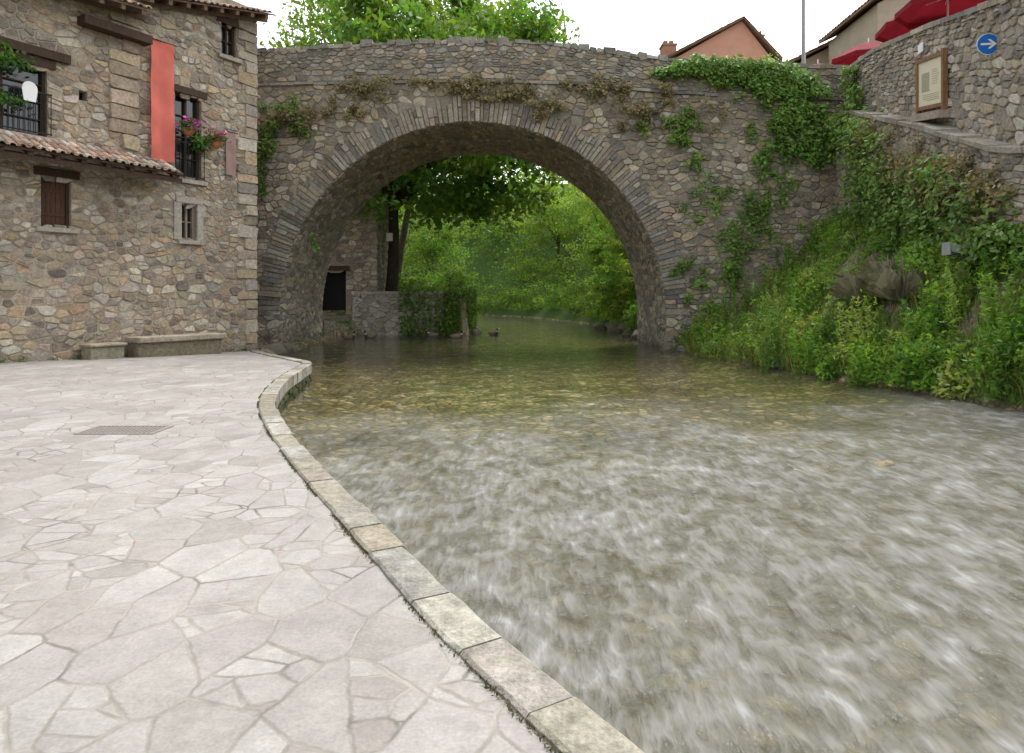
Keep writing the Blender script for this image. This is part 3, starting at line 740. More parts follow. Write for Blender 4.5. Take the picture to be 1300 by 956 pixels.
def window(o,kind,label=None,rail=False,sill=True,fm=None,lm=None):
    s0,s1,z0,z1=o; mb=MB(); 
    if kind=='shutter':
        nb=5
        for i in range(nb):
            a=s0+.07+(s1-s0-.14)*i/nb; mb.box(HW2,a+.004,a+(s1-s0-.14)/nb-.004,z0+.07,z1-.07,-.2,-.155+.004*(i%2))
        mb.box(HW2,s0+.08,s1-.08,z0+.3,z0+.38,-.149,-.13); mb.box(HW2,s0+.08,s1-.08,z1-.38,z1-.3,-.149,-.13)
        w=mb.obj('window',M_shut,parent=house,label=label)
    else:
        mb.box(HW2,s0+.05,s1-.05,z0+.05,z1-.05,-.24,-.21); w=mb.obj('window',M_glass,parent=house,label=label)
    fr=MB(); t=.07
    fr.box(HW2,s0,s0+t,z0,z1,-.22,-.1); fr.box(HW2,s1-t,s1,z0,z1,-.22,-.1); fr.box(HW2,s0+t,s1-t,z1-t,z1,-.22,-.1); fr.box(HW2,s0+t,s1-t,z0,z0+t,-.22,-.1)
    if kind!='shutter':
        m=(s0+s1)/2; fr.box(HW2,m-.03,m+.03,z0+t,z1-t,-.205,-.12)
        nz=3 if z1-z0>1.5 else 1
        for i in range(1,nz+1):
            q=z0+(z1-z0)*i/(nz+1); fr.box(HW2,s0+t,s1-t,q-.015,q+.015,-.205,-.13)
    fr.obj('frame',fm or M_wood,parent=w)
    lt=MB(); lt.box(HW2,s0-.18,s1+.18,z1+.0,z1+.2,-.25,.06,(.36,.32,.27)); lt.obj('lintel',lm or M_wood,parent=w)
    if sill:
        sl=MB(); sl.box(HW2,s0-.14,s1+.16,z0-.12,z0-.002,-.3,.12,(.36,.32,.27)); sl.obj('sill',M_hstone,parent=w)
    if rail:
        r=MB(); n=max(5,int((s1-s0)/.11)); n1=.1
        for i in range(n+1):
            a=s0-.04+(s1-s0+.08)*i/n; r.box(HW2,a-.008,a+.008,z0+.04,z0+1.05,n1,n1+.016)
        r.box(HW2,s0-.06,s1+.06,z0+1.05,z0+1.085,n1-.015,n1+.03); r.box(HW2,s0-.06,s1+.06,z0+.06,z0+.09,n1-.012,n1+.028)
        for a in (s0-.05,s1+.03): r.box(HW2,a,a+.02,z0+1.052,z0+1.08,-.05,n1-.016)
        r.obj('railing',M_iron,parent=w)
    return w
window(OPN[0],'glass','wide timber window with dark glass and iron rail',rail=True)
window(OPN[1],'shutter','small brown wooden shuttered window')
window(OPN[2],'glass','tall balcony window with black iron railing',rail=True)
window(OPN[3],'glass','small square timber window under the eaves')
w5=window(OPN[4],'glass','small window with pale grey stone frame',fm=M_woodg,lm=M_hstone)
for a,b in ((4.36,4.595),(5.105,5.3)):
    mb=MB(); mb.box(HW2,a,b,3.25,4.35,-.1,.05,(.36,.33,.29)); mb.obj('jamb',M_hstone,parent=w5)
mb=MB(); mb.box(HW2,1.72,1.98,6.67,6.98,-.3,-.25); mb.obj('vent_opening',M_dark,parent=house)
mb=MB(); mb.box(HW2,-1.4,1.5,7.53,7.75,-.05,.13); mb.obj('timber_beam',M_wood,parent=house)
mb=MB(); mb.box(HW2,1.7,3.5,8.62,8.85,-.05,.4); mb.obj('timber_beam',M_wood,parent=house)
def clothobj(name,mat,s0,s1,z0,z1,n,label,cat,wv=1.):
    t=thing(name,label,cat,HW((s0+s1)/2,z0,n)); NX,NZ=8,26; vs=[]
    for j in range(NZ+1):
        for i in range(NX+1):
            a=i/NX;b=j/NZ; s_=s0+(s1-s0)*a; z_=z0+(z1-z0)*b
            off=(.04*math.sin(a*7+b*3)*(1.1-b)+.015*math.sin(b*17+a*3))*wv
            vs.append(HW(s_+.01*wv*math.sin(b*9),z_,n+off))
    fs=[(j*(NX+1)+i,j*(NX+1)+i+1,(j+1)*(NX+1)+i+1,(j+1)*(NX+1)+i) for j in range(NZ) for i in range(NX)]
    build('cloth',vs,fs,None,mat,parent=t,smooth=True)
    r=MB(); r.tube([HW(s0-.08,z1+.01,n),HW(s1+.08,z1+.01,n)],[.016,.016],8)
    for a in (s0,s1): r.tube([HW(a,z1+.01,n),HW(a,z1+.01,-.02)],[.01,.01],6)
    r.obj('rod',M_iron,parent=t); return t
clothobj('banner',M_red,3.56,4.25,5.45,8.85,.2,'long plain coral red cloth banner hanging on stone wall','banner')
clothobj('hanging_cloth',M_pink,6.05,6.4,5.4,6.75,.1,'faded pink cloth hanging on stone wall','cloth',.2)
def basket(s_,z_,n,label,cols):
    t=thing('flower_basket',label,'flower pot',HW(s_,z_,n),group='flower baskets hanging on the house'); c=HW(s_,z_,n)
    mb=MB(); prof=[(.07,0),(.12,.05),(.155,.13),(.17,.2)]; seg=12
    vs=[(c[0]+r*math.cos(2*math.pi*i/seg),c[1]+r*math.sin(2*math.pi*i/seg),c[2]+h) for r,h in prof for i in range(seg)]
    mb.add(vs,[(j*seg+i,j*seg+(i+1)%seg,(j+1)*seg+(i+1)%seg,(j+1)*seg+i) for j in range(3) for i in range(seg)]+[tuple(range(seg))])
    for i in range(3):
        a=2*math.pi*i/3; mb.tube([(c[0]+.165*math.cos(a),c[1]+.165*math.sin(a),c[2]+.2),(c[0],c[1],c[2]+.6)],[.005,.005],4)
    mb.tube([(c[0],c[1],c[2]+.6),HW(s_,z_+.62,-.02)],[.01,.01],5)
    mb.obj('pot',M_terra,parent=t)
    P=nr.normal(size=(260,3))*[.14,.14,.09]+[c[0],c[1],c[2]+.27]; leafobj('leaves',P,.055,leafcol(260,(.05,.12,.03)),M_leaf,parent=t)
    P=nr.normal(size=(110,3))*[.15,.15,.1]+[c[0],c[1],c[2]+.34]; leafobj('flowers',P,.045,leafcol(110,cols,.2,.05),M_flower,asp=.9,parent=t)
basket(4.62,6.3,.35,'hanging flower basket with magenta petunias on iron railing',(.5,.05,.35))
basket(5.55,6.1,.3,'hanging flower basket with pink flowers on stone wall',(.6,.12,.25))
P=nr.normal(size=(300,3))*[.1,.14,.12]+np.array(HW(5.1,6.15,.2)); leafobj('hanging_plant',P,.055,leafcol(300,(.06,.15,.03)),M_leaf,label='small trailing green plant on balcony railing',cat='plant')
P=nr.normal(size=(500,3))*[.25,.4,.12]+np.array(HW(-.1,7.25,.15)); leafobj('hanging_plant',P,.07,leafcol(500,(.05,.13,.03)),M_leaf,label='trailing green plant above timber window',cat='plant')
P=nr.normal(size=(300,3))*[.2,.35,.08]+np.array(HW(-.1,6.25,.12)); leafobj('window_box_plant',P,.06,leafcol(300,(.05,.13,.03)),M_leaf,label='low green plants along iron window rail',cat='plant')
mb=MB(); q=[(-.13,0),(.13,0),(.17,.28)]+[(.165*math.cos(a),.32+.165*math.sin(a)) for a in np.linspace(.1,math.pi-.1,9)]+[(-.17,.28)]
vs=[HW(.55+a,6.35+b,.13) for a,b in q]+[HW(.55+a,6.35+b,.15) for a,b in q]; m=len(q)
mb.add(vs,[tuple(range(m)),tuple(range(2*m-1,m-1,-1))]+[(i,(i+1)%m,m+(i+1)%m,m+i) for i in range(m)])
mb.obj('window_emblem',M_white,label='white flat round-topped emblem hanging at timber window',cat='ornament')
mb=MB()
mb.box(HW2,2.9,5.6,.30,.46,.06,.78,(.36,.31,.24))
mb.box(HW2,2.95,5.5,-.27,.298,.1,.66,(.25,.21,.15))
ob=mb.obj('stone_bench',M_hstone,label='long low stone bench against rubble house wall',cat='bench'); b=ob.modifiers.new('b','BEVEL'); b.width=.03; b.segments=2
mb=MB(); mb.box(lambda s_,z_,n:HW(s_+.02*z_,z_,n),1.75,2.6,-.12,.26,.1,.6,(.30,.28,.20)); mb.box(HW2,1.7,2.66,.262,.34,.08,.66,(.34,.30,.22))
ob=mb.obj('stone_block',M_hstone,label='small stone step block beside house wall',cat='stone'); b=ob.modifiers.new('b','BEVEL'); b.width=.03; b.segments=2
# small weeds along the wall foot
P=[]
for _ in range(26):
    s_=rng.uniform(-1,7.2); n=int(rng.uniform(8,26)); c=HW(s_,float(ztop_pav(16.3+.85*s_)),.1); P.append(nr.normal(size=(n,3))*[.06,.06,.04]+[c[0],c[1],c[2]+.05])
P=np.concatenate(P); leafobj('wall_weeds',P,.035,leafcol(len(P),(.08,.15,.035)),M_leaf,label='tiny weeds at the foot of the house wall',cat='weeds',kind='stuff')
# ---------------------------------------------------------------- beyond the bridge
sb=thing('stone_building','old stone building with dark doorway behind the arch','house',(-12,37,.3))
D0,D1=-10.6,-9.0
mb=MB(); OP2=[(D0,D1,.3,2.95),(-11.1,-10.2,4.6,5.7)]
def fb(u,v,h): return (u,37.-h,v)
def fb2(u,v,h): return (-7.3+h,37+u,v)
rubble(mb,fb,lambda a,b:sub(-17,-7.3,[(o[0],o[1]) for o in OP2 if min(b,o[3])-max(a,o[2])>.3*(b-a)]),0,9,(.15,.32),(.25,.6),palH)
mb.obj('wall',M_bstone,parent=sb)
mb=MB(); rubble(mb,fb2,lambda a,b:[(0,6)],0,9,(.15,.32),(.25,.6),palH)
mb.obj('side_wall',M_bstone,parent=sb)
mb=MB(); mb.box(ID,-17,-7.31,38.2,43,-.2,9); 
for a,b,c,d in ((-17,D0,-.2,4.6),(D1,-7.31,-.2,9),(D0,D1,2.95,4.6),(-10.2,D1,4.6,9),(-11.1,-10.2,5.7,9),(-17,-11.1,4.6,9)): mb.box(ID,a,b,37.0,37.4,c,d)
mb.box(ID,-7.72,-7.315,37.41,38.19,-.2,9)
mb.obj('wall_mortar',M_hmort,parent=sb)
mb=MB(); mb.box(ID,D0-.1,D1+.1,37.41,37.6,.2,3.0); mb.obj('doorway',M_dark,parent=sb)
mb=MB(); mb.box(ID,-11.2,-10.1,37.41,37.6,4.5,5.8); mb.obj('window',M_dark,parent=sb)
mb=MB(); mb.box(ID,D0-.2,D1+.2,36.88,37.02,2.95,3.2); mb.obj('lintel',M_wood,parent=sb)
mb=MB(); tiles(mb,lambda a,b,h:(-17.4+a,39.5-b+0,10.3-.45*b+h),10.4,3.1); mb.box(ID,-17.4,-7,36.5,43,8.8,8.95,(.2,.15,.1)); mb.obj('roof',M_tile,parent=sb)
gw=thing('garden_wall','low stone garden terrace wall beside river with ivy','wall',(-5,34.5,-.5))
GP=[(-8.05,37.0),(-8.05,34.4),(-7.6,33.9),(-5.8,33.7),(-4.,34.0),(-2.7,34.8),(-2.25,36.2),(-2.6,41.),(-2.9,46)]
gcum=[0]
for a,b in zip(GP[:-1],GP[1:]): gcum.append(gcum[-1]+math.dist(a,b))
def gat(u,h):
    i=max(1,min(int(np.searchsorted(gcum,u)),len(GP)-1)); t=(u-gcum[i-1])/(gcum[i]-gcum[i-1]); a=Vector(GP[i-1]);b=Vector(GP[i]); p=a.lerp(b,t); d=(b-a).normalized()
    return p+Vector((d.y,-d.x))*h
def fG(u,v,h):
    p=gat(u,h); return (p.x,p.y,v)
mb=MB(); rubble(mb,fG,lambda a,b:[(0,gcum[-1])],-.7,1.65,(.2,.32),(.35,.7),[(.42,.39,.33),(.34,.31,.26),(.38,.35,.30)],.025,(0,.03)); 
for i in range(40):
    a=gcum[-1]*i/40;b=gcum[-1]*(i+1)/40; mb.add([fG(a,-.8,0),fG(b,-.8,0),fG(b,1.66,0),fG(a,1.66,0)],[(0,1,2,3)],(.25,.23,.19)); 
    mb.add([fG(a,1.8,.08),fG(b,1.8,.08),fG(b,1.8,-.45),fG(a,1.8,-.45),fG(a,1.64,.08),fG(b,1.64,.08),fG(b,1.3,-.45),fG(a,1.3,-.45)],[(0,1,2,3),(0,1,5,4),(2,3,7,6)],jit((.36,.34,.29)))
mb.obj('wall_face',M_hstone,parent=gw)
P=[];
for i in range(15000):
    u=nr.uniform(5.3,20.) if i<9500 else nr.uniform(7.5,12.); p=gat(u,.05+nr.random()*.32); w=min(1,(u-5.)/1.8); zz_=2.05-nr.random()**(1/(.4+w))*2.5
    P.append((p.x,p.y,max(-.35,zz_)))
leafobj('ivy',np.array(P),.085,leafcol(len(P),(.11,.20,.038),.4),M_ivy,label='dense green ivy spilling over garden terrace wall',cat='ivy')
def shrub(x,y,z,rx,ry,rz,n,size,base,label='leafy green riverside shrub',group=None,name='shrub',asp=.5,kind=None,mat=None):
    P=nr.normal(size=(n,3)); P/=np.linalg.norm(P,axis=1,keepdims=True); P*=(nr.random((n,1))**.35); 
    ph=nr.uniform(0,6,4); b=1+.3*np.sin(P[:,0]*5+ph[0])*np.cos(P[:,1]*4+ph[1])+.2*np.sin(P[:,2]*9+ph[2])
    P=P*b[:,None]; P[:,2]=np.abs(P[:,2])*1.0; P=P*[rx,ry,rz]+[x,y,z-.05]
    cl=1+.35*np.sin(P[:,0]*3.1/max(rx,.4)+ph[3])*np.sin(P[:,2]*4.)
    c=leafcol(n,base,.28)*cl[:,None]
    return leafobj(name,P,size,c,mat or M_leaf,asp=asp,label=label,cat='shrub' if name=='shrub' else name,group=group,kind=kind)
for x,y,rx,rz in ((-5.2,38.,1.,.8),(-4.0,37.8,1.1,.7),(-3.0,39,.9,1.),(-6.6,41.5,1.4,1.5),(-3.4,43,1.2,2.2),(-4.6,47,1.8,3.)):
    shrub(x,y,1.45,rx,rx,rz,1400,.11,(.11,.22,.04),'leafy green garden shrub behind terrace wall','garden shrubs on the terrace')
def ctest(q):
    if q[2]<5.9+.05*abs(q[0]+5): return False
    if q[0]>1. and q[2]<6.2+(q[0]-1.)*.8: return False
    return True
tree('broad horse chestnut tree with straight dark trunk on garden terrace',-6.75,38.2,1.45,5.4,(-4.7,38.6,11.9),(8.8,5.6,7.6),.36,290,1.3,165,.21,(.085,.185,.03),zcut=-.93,nb=12,test=ctest,bc=(.06,.048,.036),straight=True)
mb=MB(); mb.box(ID,-6.95,-6.6,37.75,37.77,4.6,5.05); mb.obj('tree_plaque',M_white,label='small pale plate fixed to chestnut trunk',cat='plaque')
G='trees behind the bridge'
tree('light green leafy tree behind stone bridge',-12,47,1.5,8,(-11.5,47,14.5),(5.5,4.5,7.5),.35,85,1.5,160,.2,(.12,.22,.035),group=G)
tree('light green leafy tree behind stone bridge',-8.6,50,1.6,12,(-2.2,50,18.),(7.2,4.,5.6),.3,95,1.5,160,.2,(.13,.23,.035),group=G)
G2='trees on the far riverbank'
for (x,y,h,r,b) in ((8.2,43,4.5,2.6,(.12,.24,.035)),(11,50,6,3.6,(.10,.20,.035)),(7.6,57,5,3.2,(.14,.26,.045)),(4.5,66,5,3.6,(.13,.25,.04)),(-7,60,5,3.,(.11,.22,.035)),(12.,38,5,2.8,(.09,.18,.03)),(6.3,36.5,2.3,1.5,(.13,.25,.04)),(7.4,40,3.2,1.8,(.11,.23,.035))):
    z=gz1(x,y); tree('slender leafy green riverside tree',x,y,z,h*.8,(x-.3,y,z+h),(r,r,h*.78),.05*r,int(24*r),r*.3,130,.13,b,zcut=-.98,group=G2,nb=6,shell=.3,asp=.35)
for (x,y,rx,rz,b) in ((6.7,33,1.2,1.5,(.10,.20,.035)),(6.8,36,1.3,1.7,(.12,.23,.04)),(6.6,39.5,1.4,1.9,(.11,.21,.035)),(6.4,43,1.6,2.,(.13,.24,.04)),(6.2,47,1.8,2.2,(.11,.21,.035)),(5.4,52,2.,2.4,(.14,.25,.045)),(4.,57,2.1,2.4,(.12,.23,.04)),(2.,61.5,2.3,2.6,(.14,.25,.045)),(-.5,66,2.4,2.6,(.12,.22,.04)),(-5.0,52,1.5,2.,(.10,.19,.035)),(-6.4,60,1.8,2.4,(.12,.22,.04)),(7.5,60,2.4,3,(.13,.24,.04)),(4.5,63,2.4,3,(.12,.22,.04)),(9,46,2,2.4,(.12,.22,.04)),(8.6,52,2.4,3,(.13,.25,.04)),(1.5,68,2.6,3.,(.13,.24,.04)),(-3.5,69,2.6,3.,(.12,.23,.04))):
    shrub(x,y,max(-.3,gz1(x,y)-.2),rx,rx,rz,1500,.13,b,'leafy green riverbank bush beyond the arch','bushes along the far riverbank')
Ps=[];Cs=[]
for i in range(430):
    x=nr.uniform(-40,34); y=nr.uniform(67,90); z=gz1(x,y)+nr.uniform(0,8) if i%2 else gz1(x,y)+nr.uniform(0,2.5); n=100
    if xl(y)-1<x<xr(y)+1.5 and y<80: continue
    Ps.append(nr.normal(size=(n,3))*[1.5,1.2,1.]+[x,y,z]); Cs.append(leafcol(n,np.array((.13,.24,.045))*nr.uniform(.5,1.4)))
leafobj('forest',np.concatenate(Ps),.28,np.concatenate(Cs),M_leaf,label='mixed green woodland covering the far slope',cat='woodland',kind='stuff')
# houses behind parapet
def gablehouse(label,x0,x1,y0,y1,z0,ze,zr,wallmat,xrg=None,chim=()):
    t=thing('house',label,'house',((x0+x1)/2,(y0+y1)/2,z0)); xm=xrg if xrg else (x0+x1)/2
    mb=MB(); 
    vs=[(x0,y0,z0),(x1,y0,z0),(x1,y0,ze),(xm,y0,zr),(x0,y0,ze),(x0,y1,z0),(x1,y1,z0),(x1,y1,ze),(xm,y1,zr),(x0,y1,ze)]
    mb.add(vs,[(0,1,2,3,4),(5,9,8,7,6),(0,4,9,5),(1,6,7,2)]); mb.obj('wall',wallmat,parent=t)
    mb=MB()
    for sx in (-1,1):
        xe=x0-.4 if sx<0 else x1+.4; w=abs(xe-xm); L=math.hypot(w,zr-ze)
        def F(a,b,h,sx=sx,w=w,L=L): return (xm+sx*w*b/L,y0-.35+a,zr+.12-(zr-ze)*b/L+h)
        tiles(mb,F,y1-y0+.7,L,.3,.6,.12); mb.box(F,0,y1-y0+.7,0,L,-.1,0,(.25,.16,.11))
    r=mb.obj('roof',M_tile,parent=t)
    for (cx,cy,cw,ch0,ch1) in chim:
        c=MB(); z=ch0
        while z<ch1-.2:
            c.box(ID,cx-cw,cx+cw,cy-cw,cy+cw,z,z+.115,jit((.38,.19,.13),.15)); z+=.12
        c.box(ID,cx-cw-.06,cx+cw+.06,cy-cw-.06,cy+cw+.06,z,z+.1,(.3,.25,.2)); c.box(ID,cx-cw+.12,cx-.05,cy-.15,cy+.15,z+.1,z+.4,(.35,.14,.08)); c.box(ID,cx+.05,cx+cw-.12,cy-.15,cy+.15,z+.1,z+.4,(.35,.14,.08)); c.obj('chimney',M_brick,parent=r)
    return t
gablehouse('salmon pink rendered house with clay tiled gable roof',10.5,17.7,46,54,8.5,17.3,20.1,M_pinkwall,xrg=15.5,chim=((10.7,46.8,.46,15,18.8),(16.9,46.8,.28,17,19.4)))
gablehouse('low house with sloping brown tiled roof behind wall',15.6,25,38.5,44,8.5,14.4,17.2,M_plast,xrg=21)
gablehouse('tall house with dark timber eaves and tiled roof',17.4,28,32.5,37.5,8.5,15.5,18.3,M_plast,xrg=23)
t=thing('street_lamp','tall slim grey street lamp post behind parapet','street lamp',(13.5,31.6,8.8))
mb=MB(); mb.tube([(13.5,31.6,8.5),(13.5,31.6,9.4),(13.5,31.6,9.45),(13.5,31.6,16.4)],[.14,.14,.1,.08],12); mb.obj('pole',M_grey,parent=t,smooth=True)
mb=MB(); mb.tube([(13.5,31.6,16.3),(13.1,31.5,16.8),(12.4,31.4,16.95)],[.07,.06,.05],8); mb.tube([(12.6,31.4,16.93),(12.3,31.35,16.95),(11.8,31.3,16.88),(11.7,31.3,16.86)],[.05,.14,.11,.04],10,flat=.5); mb.obj('lamp_head',M_grey,parent=t,smooth=True)
mb=MB(); mb.tube([(14.4,47,19.0),(14.4,47,21.9)],[.025,.018],6)
for i in range(4): mb.tube([(14.15,47,20.9+i*.22),(14.65,47,20.9+i*.22)],[.01,.01],4)
mb.obj('tv_antenna',M_iron,label='thin metal television antenna on house roof',cat='antenna')
def parasol(x,y,zg,zb,r,label):
    t=thing('parasol',label,'parasol',(x,y,zg),group='red parasols on the terrace'); n=8; mb=MB(); vs=[]
    for k_,(rr,hh) in enumerate(((.03,.75),(.45,.52),(1.,.0),(1.01,-.22))):
        for i in range(n*2):
            a=math.pi*i/n; q=rr*r*(1 if i%2==0 else .93); sag=0 if i%2==0 else -.02
            if k_==3: sag+=.05 if i%2 else 0
            vs.append((x+q*math.cos(a),y+q*math.sin(a),zb+hh*(r/1.6)+sag))
    m=n*2; mb.add(vs,[(k_*m+i,k_*m+(i+1)%m,(k_+1)*m+(i+1)%m,(k_+1)*m+i) for k_ in range(3) for i in range(m)]+[tuple(range(m))])
    mb.obj('canopy',M_paras,parent=t)
    p=MB(); p.tube([(x,y,zg),(x,y,zb+.85)],[.03,.025],8); p.tube([(x,y,zg),(x,y,zg+.1)],[.3,.28],12)
    for i in range(n):
        a=2*math.pi*i/n; p.tube([(x,y,zb+.25),(x+r*.55*math.cos(a),y+r*.55*math.sin(a),zb+.36*(r/1.6))],[.012,.012],4)
    p.obj('pole',M_white,parent=t); return t
p1=parasol(14.2,27.2,8.85,11.0,1.45,'dark red canvas parasol open on terrace behind stone wall')
def copything(t,dx,dy,dz,rot=0):
    n=t.copy(); COL.objects.link(n); n.location=(t.location.x+dx,t.location.y+dy,t.location.z+dz); n.rotation_euler=(0,0,rot)
    for c in t.children:
        cc=c.copy(); COL.objects.link(cc); cc.parent=n
    return n
copything(p1,.1,-3.4,.0,.2); copything(p1,-1.3,1.6,-.3,.4); copything(p1,2.0,-2.,.6,.1); copything(p1,-.6,-5.9,-.35,.3)
# ---------------------------------------------------------------- signs
c=Vector((10.5,15.05,7.14)); t=thing('traffic_sign','round blue mandatory traffic sign with white arrow','traffic sign',(c.x,c.y,6.85))
fw=Vector((-.15,-.99,0)).normalized(); rt=Vector((.99,-.15,0)).normalized(); upv=Vector((0,0,1))
def disc(mb,r,d,th=.012,col=(.5,.5,.5)):
    n=40; vs=[c+fw*d+rt*r*math.cos(2*math.pi*i/n)+upv*r*math.sin(2*math.pi*i/n) for i in range(n)]+[c+fw*(d-th)+rt*r*math.cos(2*math.pi*i/n)+upv*r*math.sin(2*math.pi*i/n) for i in range(n)]
    mb.add(vs,[tuple(range(n)),tuple(range(2*n-1,n-1,-1))]+[(i,(i+1)%n,n+(i+1)%n,n+i) for i in range(n)],col)
mb=MB(); disc(mb,.235,0); mb.obj('rim',M_white,parent=t)
mb=MB(); disc(mb,.222,.008,.006); mb.obj('face',M_blue,parent=t)
mb=MB(); PV=[(-.16,-.022),(.04,-.022),(.04,.022),(-.16,.022),(.17,0),(.035,-.105),(-.02,-.105),(.08,0),(-.02,.105),(.035,.105)]
mb.add([c+fw*.013+rt*a+upv*b for a,b in PV],[(0,1,2,3),(4,7,6,5),(4,9,8,7)]); mb.add([c+fw*.013+rt*a+upv*b for a,b in ((.04,-.022),(.08,-.0),(.04,.022))],[(0,1,2)])
mb.obj('arrow_symbol',M_white,parent=t)
mb=MB(); mb.tube([c+fw*(-.02),c+fw*(-.08),c+Vector((.3,.1,0))],[.02,.02,.02],8); mb.tube([c+upv*-.28-fw*.03,c+upv*.28-fw*.03],[.02,.02],8); mb.obj('bracket',M_grey,parent=t)
def RWf(y,z,n):
    x,yy=WP(y,n); return (x,yy,z)
t=thing('information_board','brown-framed cream information panel on stone wall','sign',RWf(18,6.5,.1)); 
mb=MB(); FB=lambda y,z,n:RWf(y,z+(y-18)*.18,n)
mb.box(FB,17.25,18.65,6.62,7.82,.1,.14); panel=mb.obj('panel',M_cream,parent=t)
mb=MB()
for a,b,cc,d in ((17.15,17.25,6.42,7.98),(18.65,18.75,6.42,7.98),(17.25,18.65,7.82,7.92),(17.25,18.65,6.52,6.62)): mb.box(FB,a,b,cc,d,.06,.18)
mb.obj('frame',M_woodb,parent=t)
mb=MB()
for i in range(7): mb.box(FB,17.45+rng.uniform(0,.1),17.85,7.52-i*.06,7.535-i*.06,.141,.144)
mb.box(FB,18.0,18.45,7.0,7.5,.141,.144)
for i in range(4): mb.box(FB,17.45,18.3+rng.uniform(-.2,.1),6.9-i*.05,6.915-i*.05,.141,.144)
mb.obj('print',M_olive,parent=t)
mb=MB(); mb.box(FB,17.0,18.9,6.22,6.42,.0,.35,(.32,.27,.22)); mb.obj('stone_shelf',M_bstone,parent=t)
mb=MB(); mb.box(RWf,18.55,18.85,8.25,8.5,.06,.08); mb.obj('plaque',M_white,label='small white plaque fixed to stone wall',cat='plaque')
fx,fy=9.75,14.7; fz=1.75
t=thing('floodlight','grey metal floodlight on short post on the bank','floodlight',(fx,fy,gz1(fx,fy)))
mb=MB(); mb.tube([(fx,fy,gz1(fx,fy)-.3),(fx,fy,fz+.7)],[.045,.045],10); mb.box(ID,fx-.28,fx+.28,fy-.02,fy+.02,fz+.68,fz+.74); mb.obj('post',M_grey,parent=t)
for dx in (-.24,.2):
    mb=MB(); mb.box(lambda a,b,c_:(fx+dx+a-c_*.25,fy+b,fz+.84+c_-.2*a),-.13,.13,-.12,.12,-.08,.10); mb.box(lambda a,b,c_:(fx+dx+a,fy+b,fz+.84+c_),-.17,-.145,-.14,.14,-.12,.15); mb.obj('lamp',M_lgrey,parent=t)
# ---------------------------------------------------------------- rocks
def rockmesh(x,y,z,r,col,seed,flat=.6):
    import bmesh
    bm=bmesh.new(); bmesh.ops.create_icosphere(bm,subdivisions=3,radius=1)
    V=[];
    for v in bm.verts:
        p=v.co; k_=1+.35*mnoise.noise(p*1.1+Vector((seed,0,0)))+.12*mnoise.noise(p*3+Vector((0,seed,0)))
        V.append((x+p.x*k_*r,y+p.y*k_*r*.8,z+p.z*k_*r*flat))
    F=[[w.index for w in f.verts] for f in bm.faces]; bm.free(); return V,F,[col]*len(F)
RK=[(-7.8,21.7,.35),(-8.0,22.9,.5),(-7.9,24.2,.4),(5.7,24.5,.4),(6.2,23.9,.35),(6.6,22.6,.3),(7.0,21.4,.3),(6.9,19.6,.25),(7.3,18.4,.3),(7.6,16.9,.22),(8.0,15.8,.25),(8.3,14.2,.2),(8.55,12.8,.22),(8.7,11.9,.18),(5.9,31.4,.5),(5.7,33.,.4),(5.4,36,.4),(5.2,40,.4),(-1.9,35.5,.3),(-2.2,39,.4),(6.3,25.0,.35)]
for i,(x,y,r) in enumerate(RK):
    V,F,C=rockmesh(x,y,-.38+r*.15 if y>19 or x>0 else -.1,r,jit(rng.choice([(.24,.21,.17),(.3,.27,.22),(.2,.17,.13)])),i*3.1)
    build('rock',V,F,C,M_rock,label='rough grey-brown boulder at the water edge',cat='rock',group='boulders along the water edge',smooth=False)
M_wet=m_stone('wet_river_stone',(.25,.19,.11),.3,.3,0)
for i,(x,y,r) in enumerate([(3.2,7.6,.13),(4.3,7.9,.16)]):
    V,F,C=rockmesh(x,y,-.43,r,(.30,.24,.15),50+i*2.3,.7); build('river_stone',V,F,C,M_wet,label='smooth ochre stone just breaking the river surface',cat='rock',group='stones in the riverbed',smooth=True)
# ---------------------------------------------------------------- ivy and wall plants
def wallpatch(name,label,blobs,size,base,mat=None,depth=.22,plane='bridge',cat='ivy',var=.3):
    Ps=[];Cs=[]
    for (x,z,rx,rz,n) in blobs:
        m=max(3,n//34)
        for _ in range(m):
            cx_=x+nr.normal()*rx*.6; cz_=z+nr.normal()*rz*.6; k_=max(6,int(n//m*nr.uniform(.4,1.6)))
            a=cx_+nr.normal(size=k_)*rx*.15; b=cz_+nr.normal(size=k_)*rz*.18-nr.random(k_)*.12; d=.04+nr.random(k_)**1.5*depth
            if plane=='bridge': P=np.stack([a,BY-.04-d,b],1)
            else:
                P=np.array([RWf(float(a[i]),float(b[i]),float(d[i])+(.48 if b[i]<float(ledge(a[i])) else .05)) for i in range(k_)])
            Ps.append(P); Cs.append(leafcol(k_,np.array(base)*nr.uniform(.65,1.35),var))
    bias=np.array([[0,-1,.3]]) if plane=='bridge' else np.array([[-1,0,.3]])
    return leafobj(name,np.concatenate(Ps),size,np.concatenate(Cs),mat or M_ivy,bias=np.repeat(bias,sum(len(p) for p in Ps),0),label=label,cat=cat)
wallpatch('ivy','dense green ivy draped over bridge parapet end',[(6.6,9.9,.9,.25,1700),(7.8,9.85,1.2,.3,2500),(9.0,9.6,1.2,.4,2600),(10.0,9.2,.9,.5,2300),(10.3,8.5,.7,.6,1500),(9.6,7.7,.6,.7,600),(9.4,6.7,.6,.7,320),(10.6,7.4,.8,.7,520),(11.2,7.,.8,.9,600)],.085,(.135,.26,.05),depth=.35)
